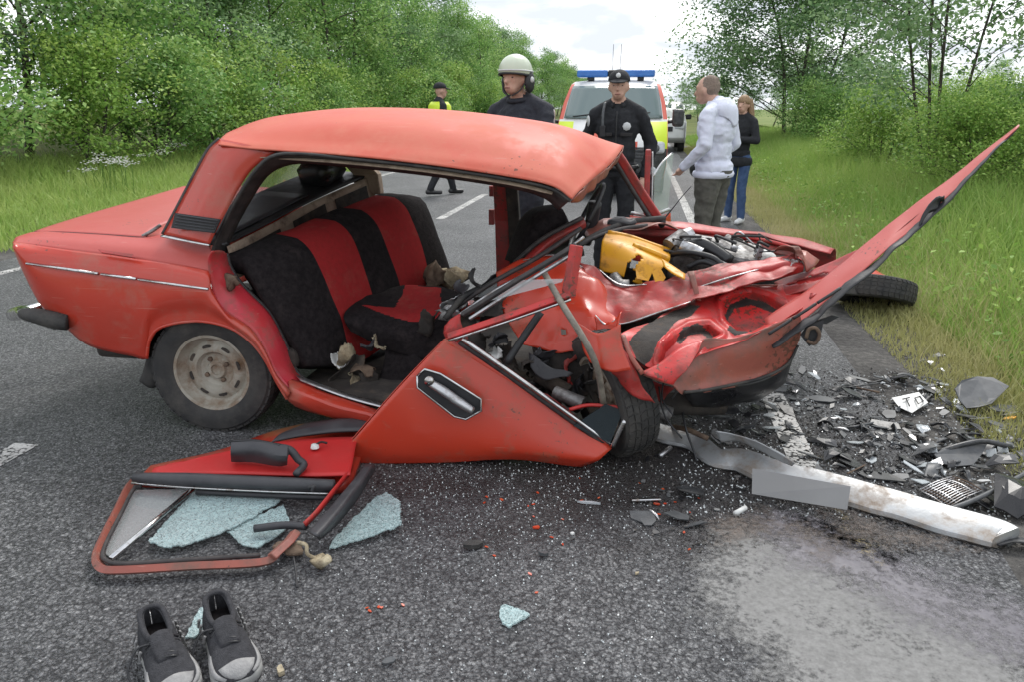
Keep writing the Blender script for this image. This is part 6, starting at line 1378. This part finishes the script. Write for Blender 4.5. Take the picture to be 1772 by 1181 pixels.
class Person:
    """tapered limbs fused into one continuous body; cloth regions by nearest limb"""
    def __init__(s, name, label, x, y, H, face, group=None):
        s.k = H/1.755; s.a = math.atan2(face[1], face[0])-math.pi/2; s.o = np.array([x, y, 0.]); s.pr = []
        s.root = thing(name, label, 'person', s.o, group); s.mats = []
    def W(s, p):
        p = np.asarray(p, float)*s.k; c, n = math.cos(s.a), math.sin(s.a)
        return np.stack([p[..., 0]*c-p[..., 1]*n, p[..., 0]*n+p[..., 1]*c, p[..., 2]], -1)+s.o
    def mi(s, m):
        if m not in s.mats: s.mats.append(m)
        return s.mats.index(m)
    def cap(s, a, b, ra, rb, m): s.pr.append(('c', np.array(a, float), np.array(b, float), ra, rb, s.mi(m)))
    def ell(s, c, r, m): s.pr.append(('e', np.array(c, float), np.array(r, float)*np.ones(3), 0, 0, s.mi(m)))
    def hand(s, wr, el, m='skin', curl=.5):
        wr = np.array(wr, float); d = wr-np.array(el, float); d /= np.linalg.norm(d); sd_ = np.cross(d, [0,1,0.2]); sd_ /= np.linalg.norm(sd_); nn = np.cross(sd_, d)
        s.cap(wr, wr+d*.075, .026, .032, m)
        for k in range(4):
            b = wr+d*.085+sd_*(k-1.5)*.019; L = (.030,.036,.034,.026)[k]; e = b+d*L+nn*.008; s.cap(b, e, .0095, .009, m); s.cap(e, e+d*L*.6*(1-curl*.4)+nn*L*.8*curl, .009, .0078, m)
        s.cap(wr+d*.025+sd_*-.028, wr+d*.062+sd_*-.052+nn*.01, .012, .0095, m)
    def std(s, top, bot, shoe_, lk=None, rk=None, el=None, head_off=(0,0,0), bulk=1.0, hands=True, female=False, hem=.86, feet=None):
        B = bulk
        s.ell((0,0,1.29), (.180*B,.125*B,.19), top); s.ell((0,.012,1.10), (.165*B,.122*B,.19), top); s.ell((0,-.005,.97), (.176*B,.128*B,.10), top)
        [s.cap((q*.03,-.015,1.475), (q*.165*B,-.01,1.405), .060, .062, top) for q in (-1, 1)]; s.cap((0,-.02,1.40), (0,-.005,1.485), .10, .066, top)
        h = np.array(head_off, float)+[0,0,-.045]
        s.cap((0,0,1.47), (0,.018,1.58)+h*.6, .054, .052, 'skin')
        s.ell((0,.025,1.68)+h, (.074,.093,.108), 'skin'); s.ell((0,.062,1.612)+h, (.050,.052,.052), 'skin'); s.cap((0,.108,1.685)+h, (0,.128,1.645)+h, .010, .015, 'skin')
        s.ell((0,.104,1.603)+h, (.026,.016,.012), 'skin'); s.cap((-.05,.092,1.70)+h, (.05,.092,1.70)+h, .012, .012, 'skin')
        for q in (-1, 1): s.ell((q*.076,.012,1.665)+h, (.014,.024,.034), 'skin')
        s.head = h
        s.ell((0,-.01,.93), (.168*B,.122*B,.11), bot)
        for q, kn, ft in ((-1, lk, (feet or (None,None))[0]), (1, rk, (feet or (None,None))[1])):
            ft = np.array(ft if ft is not None else (q*.105,-.01,0.0)); kn = np.array(kn if kn is not None else (q*.10,.015,.50))
            an = ft+[0,-.01,.10]
            s.cap((q*.088,0,.90), kn, .098*B, .068, bot); s.cap(kn, an, .068, .056, bot); s.ell(kn*.6+an*.4+[0,-.02,0], (.06,.062,.12), bot)
            tdir = np.array([q*.15,1,0]); tdir /= np.linalg.norm(tdir)
            s.cap(ft+[0,-.055,.048], ft+tdir*.155+[0,0,.036], .042, .034, shoe_); s.cap(ft+[0,-.02,.05], ft+[0,-.02,.10], .043, .042, shoe_)
        for q, ew in zip((-1, 1), el or ((None,)*2, (None,)*2)):
            e, w_ = ew; e = np.array(e if e is not None else (q*.275,-.03,1.15)); w_ = np.array(w_ if w_ is not None else (q*.285,.06,.91))
            s.cap((q*.178*B,-.01,1.395), e, .064, .053, top); s.cap(e, w_, .053, .040, top)
            if hands: s.hand(w_, e)
    def build(s, fold=.010, vox=.011):
        V = []; F = []; n = 0
        for p in s.pr:
            if p[0] == 'e': v, f = sph(p[1], p[2])
            else:
                ax = p[2]-p[1]; L = np.linalg.norm(ax)+1e-6; ra, rb = p[3], p[4]; pf = [(-ra*math.cos(t), max(1e-4, ra*math.sin(t))) for t in np.linspace(0, math.pi/2, 5)]+[(L+rb*math.sin(t), max(1e-4, rb*math.cos(t))) for t in np.linspace(0, math.pi/2, 5)]
                v, f = lathevf(p[1], ax, pf, 14, True)
            V.append(v); F += [tuple(i+n for i in g) for g in f]; n += len(v)
        me = bpy.data.meshes.new('tmp'); me.from_pydata([tuple(v) for v in np.vstack(V).tolist()], [], F); me.update()
        o = bpy.data.objects.new('tmp', me); COL.objects.link(o)
        r = o.modifiers.new('r', 'REMESH'); r.mode = 'VOXEL'; r.voxel_size = vox; r.adaptivity = 0
        sm = o.modifiers.new('s', 'SMOOTH'); sm.factor = .5; sm.iterations = 2
        dg = bpy.context.evaluated_depsgraph_get(); dg.update(); ev = o.evaluated_get(dg); m2 = bpy.data.meshes.new_from_object(ev)
        bpy.data.objects.remove(o)
        nv = len(m2.vertices); co = np.empty(nv*3); m2.vertices.foreach_get('co', co); co = co.reshape(-1, 3)
        nf = len(m2.polygons); fc = np.empty(nf*3); m2.polygons.foreach_get('center', fc); fc = fc.reshape(-1, 3)
        def near(Q):
            D = []
            for p in s.pr:
                if p[0] == 'e': q = (Q-p[1])/p[2]; D.append((np.linalg.norm(q, axis=1)-1)*p[2].min())
                else:
                    ba = p[2]-p[1]; t = np.clip(((Q-p[1])@ba)/(ba@ba+1e-9), 0, 1); D.append(np.linalg.norm(Q-p[1]-t[:, None]*ba, axis=1)-(p[3]+(p[4]-p[3])*t))
            return np.argmin(np.array(D), 0)
        idx = np.array([p[5] for p in s.pr])[near(fc)]; vi = np.array([p[5] for p in s.pr])[near(co)]
        sk = s.mats.index('skin') if 'skin' in s.mats else -1
        for i in range(nv):
            if vi[i] != sk and co[i, 2] > .13:
                q = Vector(co[i]); r_ = 1-abs(noise.noise(Vector((q.x*7+q.z*5, q.y*7, q.z*11))))*2.4; fz = noise.noise(Vector((q.x*8, q.y*8, q.z*7)))*fold*.7+r_*fold*.45+noise.noise(Vector((q.x*24+3, q.y*24, q.z*34)))*fold*.35
                c = co[i].copy(); c[2] = 0; d = c/(np.linalg.norm(c)+1e-6); co[i] += d*fz
        Wc = s.W(co)-s.o; m2.vertices.foreach_set('co', Wc.ravel()); m2.name = 'body'
        m2.materials.clear()
        for m in s.mats: m2.materials.append(MT[m])
        m2.polygons.foreach_set('material_index', idx.astype(np.int32)); m2.polygons.foreach_set('use_smooth', np.ones(nf, bool)); m2.update()
        b = bpy.data.objects.new('body', m2); COL.objects.link(b); b.parent = s.root
        h = s.head
        for q in (-1, 1):
            s.part('eye', sph(np.array((q*.030,.096,1.674))+h, (.013,.010,.007), 8), 'shoeblk')
            s.part('eyebrow', tubevf(np.array([(q*.016,.106,1.693),(q*.045,.096,1.692)])+h, .0045, seg=5), 'hairbr')
        s.part('mouth', tubevf(np.array([(-.022,.112,1.607),(0,.121,1.608),(.022,.112,1.607)])+h, .004, seg=5, n=6), 'lips')
        return s
    def part(s, name, vf, m, parent=None, **k):
        V, F = vf; return mk(name, s.W(V), F, MT[m], parent or s.root, **k)
    def dome(s, c, r, lo, n=24, rows=9, skew=0):
        V = []; c = np.asarray(c, float)
        for i in range(rows):
            th = (math.pi*lo)*i/(rows-1)+.001
            for k in range(n):
                a = 2*math.pi*k/n; V.append(c+np.array([r[0]*math.sin(th)*math.cos(a), r[1]*math.sin(th)*math.sin(a), r[2]*math.cos(th)+skew*math.sin(a)*(i/(rows-1))**2]))
        return np.array(V), gridf(rows, n, True)
MT['lips'] = mat('lips', (.30,.12,.10), rough=.5)
def capgear(p, crown='blackcloth', badge=True):
    h = p.head; c = p.part('cap', p.dome(np.array((0,.012,1.715))+h, (.088,.105,.085), .52, skew=.004), crown, solid=.006)
    V, F = sheetvf([[('w',-.078,.070,1.716),('w',-.04,.112,1.718),('w',0,.122,1.720),('w',.04,.112,1.718),('w',.078,.070,1.716)],[('w',-.070,.085,1.705),('w',-.045,.165,1.695),('w',0,.190,1.692),('w',.045,.165,1.695),('w',.070,.085,1.705)]], nu=13, nv=5)
    p.part('visor', (V+h, F), crown, c, solid=.005)
    if badge: p.part('cap_badge', lathevf(np.array((0,.114,1.752))+h, (0,1,.25), [(0,.020),(.006,.016),(.008,.001)], 12), 'reflect', c)
# --- firefighter, bent towards the left behind the wreck
g = P(900, 188, 5.55)
ff = Person('person', 'person in pale rescue helmet and dark navy jacket behind the wreck', g[0], 5.55, 1.80, (-.45,-.89))
ff.std('navy', 'navy', 'shoeblk', el=(((-.26,.10,1.17),(-.10,.24,1.10)), ((.28,.02,1.16),(.20,.22,1.02))), head_off=(0,.04,-.01), bulk=1.16); ff.build(fold=.020)
h = ff.head
ff.part('helmet_band', tubevf([np.array((.1105*math.cos(a),.012+.1325*math.sin(a),1.716+.004*math.sin(a)))+h for a in np.linspace(0,6.283,25)], .006, seg=6, n=50), 'reflect')
hel = ff.part('helmet', ff.dome(np.array((0,.012,1.708))+h, (.108,.130,.118), .555, skew=.012), 'helmet', solid=.008)
ff.part('helmet_brim', tubevf([np.array((.108*math.cos(a),.012+.130*math.sin(a),1.688+.012*math.sin(a)))+h for a in np.linspace(0,6.283,25)], .008, seg=6, n=50), 'black', hel)
for q in (-1, 1):
    ff.part('ear_guard', sph(np.array((q*.098,-.015,1.645))+h, (.026,.052,.075), 12), 'black', hel)
    ff.part('adjuster', lathevf(np.array((q*.122,-.01,1.66))+h, (q,0,0), [(0,.020),(.008,.016),(.009,.001)], 12), 'reflect', hel)
    ff.part('chin_strap', tubevf(np.array([(q*.092,.03,1.64),(q*.066,.062,1.585),(q*.015,.080,1.555)])+h, .009, seg=6, flat=.5), 'black', hel)
ff.part('collar', tubevf([np.array((.080*math.cos(a),.0+.082*math.sin(a),1.485-.02*math.sin(a))) for a in np.linspace(.0,6.283,17)], .018, seg=8, n=34), 'navy')
for q, a, b in ((-1,(-.24,.07,1.25),(-.262,.105,1.17)), (1,(.262,.012,1.25),(.28,.025,1.165))):
    ff.part('sleeve_stripe', tubevf(np.array([np.array(a)*.6+np.array(b)*.4, np.array(a)*.35+np.array(b)*.65]), .063, seg=14), 'vyel')
ff.part('chest_stripe', tubevf([np.array((.205*math.cos(a),.140*math.sin(a),1.16)) for a in np.linspace(0,6.283,25)], .014, seg=6, n=50, flat=1.6), 'reflect')
# --- police officer facing the viewer, looking down
g = P(1070, 188, 6.6)
po = Person('person', 'person in black police uniform and cap standing before the van', g[0], 6.6, 1.77, (-.05,-1))
po.std('blackcloth', 'blackcloth', 'shoeblk', el=(((-.285,-.05,1.15),(-.24,.03,.90)), ((.285,-.05,1.15),(.25,.05,.90))), head_off=(0,.02,-.01)); po.build(fold=.015); capgear(po)
po.part('chest_badge', lathevf(np.array((-.085,.128,1.30)), (0,1,.1), [(0,.035),(.006,.030),(.012,.012),(.012,.001)], 8), 'reflect')
po.part('shoulder_patch', lathevf(np.array((.245,.03,1.34)), (.9,.4,0), [(0,.045),(.004,.043),(.005,.001)], 16), 'reflect')
po.part('radio_strap', tubevf(np.array([(.105,.06,1.49),(.115,.118,1.40),(.112,.136,1.29)]), .012, seg=6, flat=.5), 'greypl')
po.part('radio', boxvf((.112,.145,1.26), (.045,.025,.09)), 'black', smooth=False, bevel=.005)
po.part('zip', tubevf(np.array([(0,.118,1.42),(0,.134,1.30),(0,.142,1.12),(0,.138,.98)]), .006, seg=5), 'shoeblk')
for q in (-1, 1): po.part('pocket_flap', boxvf((q*.085,.136,1.235), (.10,.012,.03)), 'shoeblk', smooth=False, bevel=.004)
po.part('hair', po.dome(np.array((0,-.004,1.70))+po.head, (.0785,.092,.10), .62, skew=.05), 'hairbr', solid=.003)
po.part('collar', tubevf([np.array((.070*math.cos(a),-.002+.072*math.sin(a),1.478-.022*math.sin(a))) for a in np.linspace(2.0,7.4,17)], .014, seg=6, n=34, flat=1.6), 'blackcloth')
po.part('belt', tubevf([np.array((.178*math.cos(a),-.004+.132*math.sin(a),.965)) for a in np.linspace(0,6.283,25)], .022, seg=6, n=50), 'shoeblk')
# --- man in white hoodie, seen from behind his left side, head bowed to the left
g = P(1243, 188, 6.7)
mn = Person('person', 'person in pale hooded sweatshirt and grey olive trousers, head bowed left', g[0], 6.7, 1.76, (-.86,.50))
mn.std('hoodie', 'olive', 'shoeblk', el=(((-.27,-.04,1.16),(-.22,.16,.98)), ((.275,-.05,1.16),(.22,.15,.98))), head_off=(0,.09,-.035), bulk=1.18); mn.ell(np.array((0,-.004,1.702))+mn.head, (.0765,.086,.098), 'hairshort'); mn.build(fold=.020)
h = mn.head
hv_, hf_ = sheetvf([[('w',-.085,.045,1.50),('w',-.105,-.02,1.51),('w',-.05,-.070,1.525),('w',0,-.08,1.53),('w',.05,-.070,1.525),('w',.105,-.02,1.51),('w',.085,.045,1.50)],[('w',-.11,.05,1.465),('w',-.14,-.05,1.455),('w',-.09,-.115,1.455),('w',0,-.135,1.45),('w',.09,-.115,1.455),('w',.14,-.05,1.455),('w',.11,.05,1.465)],[('w',-.10,.06,1.44),('w',-.13,-.06,1.40),('w',-.08,-.138,1.36),('w',0,-.152,1.30),('w',.08,-.138,1.36),('w',.13,-.06,1.40),('w',.10,.06,1.44)]], nu=30, nv=14)
mn.part('hood', (crumple(hv_, .012, 9), hf_), 'hoodie', solid=.02)
mn.part('hem_band', tubevf([np.array((.186*math.cos(a),.132*math.sin(a),.915)) for a in np.linspace(0,6.283,25)], .034, seg=8, n=50), 'hoodie')
mn.part('held_pouch', sph((.20,.26,.93), (.05,.06,.075), 12), 'shoeblk')
# --- woman behind him
g = G(1270, 384)
wm = Person('person', 'person with long light brown hair, dark jacket, jeans and white shoes', g[0], g[1], 1.62, (-.55,-.83))
wm.std('blackcloth', 'jeans', 'shoewht', el=(((-.24,.03,1.15),(-.05,.19,1.17)), ((.24,.03,1.15),(.05,.19,1.22))), bulk=.86, lk=(-.085,.04,.50), feet=((-.12,.06,0),(.12,-.02,0))); wm.build(fold=.008)
h = wm.head
hr = wm.part('hair', wm.dome(np.array((0,.008,1.69))+h, (.085,.104,.112), .56, skew=.03), 'hairlt', solid=.008)
for q in (-1,-.55,0,.55,1):
    y_ = -.075*(1-abs(q))-.02
    wm.part('hair_lock', tubevf(np.array([(q*.072,y_+.0,1.70),(q*.085,y_-.02,1.58),(q*.10,y_-.03,1.45),(q*.11,y_-.02,1.30+.04*abs(q))]), [.030,.042,.040,.010], seg=9, n=14), 'hairlt', hr)
wm.part('jacket_hem', tubevf([np.array((.155*math.cos(a),.112*math.sin(a),.86)) for a in np.linspace(0,6.283,25)], .03, seg=8, n=50, flat=2.2), 'blackcloth')
# --- officer in yellow vest walking far left
g = G(765, 337)
hv = Person('person', 'person in dark uniform, cap and yellow reflective vest walking on road', g[0], g[1], 1.88, (.80,.55))
hv.std('blackcloth', 'blackcloth', 'shoeblk', lk=(-.09,.12,.52), rk=(.09,-.02,.50), feet=((-.09,.24,0),(.09,-.22,.02))); hv.build(fold=.008); capgear(hv, badge=False)
V = []
zs = [1.46,1.40,1.30,1.18,1.05,.93]
for z in zs:
    f = np.interp(z, [.93,1.1,1.3,1.42,1.46], [.215,.210,.225,.220,.16])
    for k in range(28):
        a = 2*math.pi*k/28; V.append((f*math.cos(a), .150*f/.19*math.sin(a), z))
vest = hv.part('vest', (np.array(V), gridf(6, 28, True)), 'vyel', solid=.006)
for z in (1.02, 1.20): hv.part('reflective_band', tubevf([np.array((.214*math.cos(a),.172*math.sin(a),z)) for a in np.linspace(0,6.283,25)], .022, seg=6, n=50, flat=1.0), 'reflect', vest)
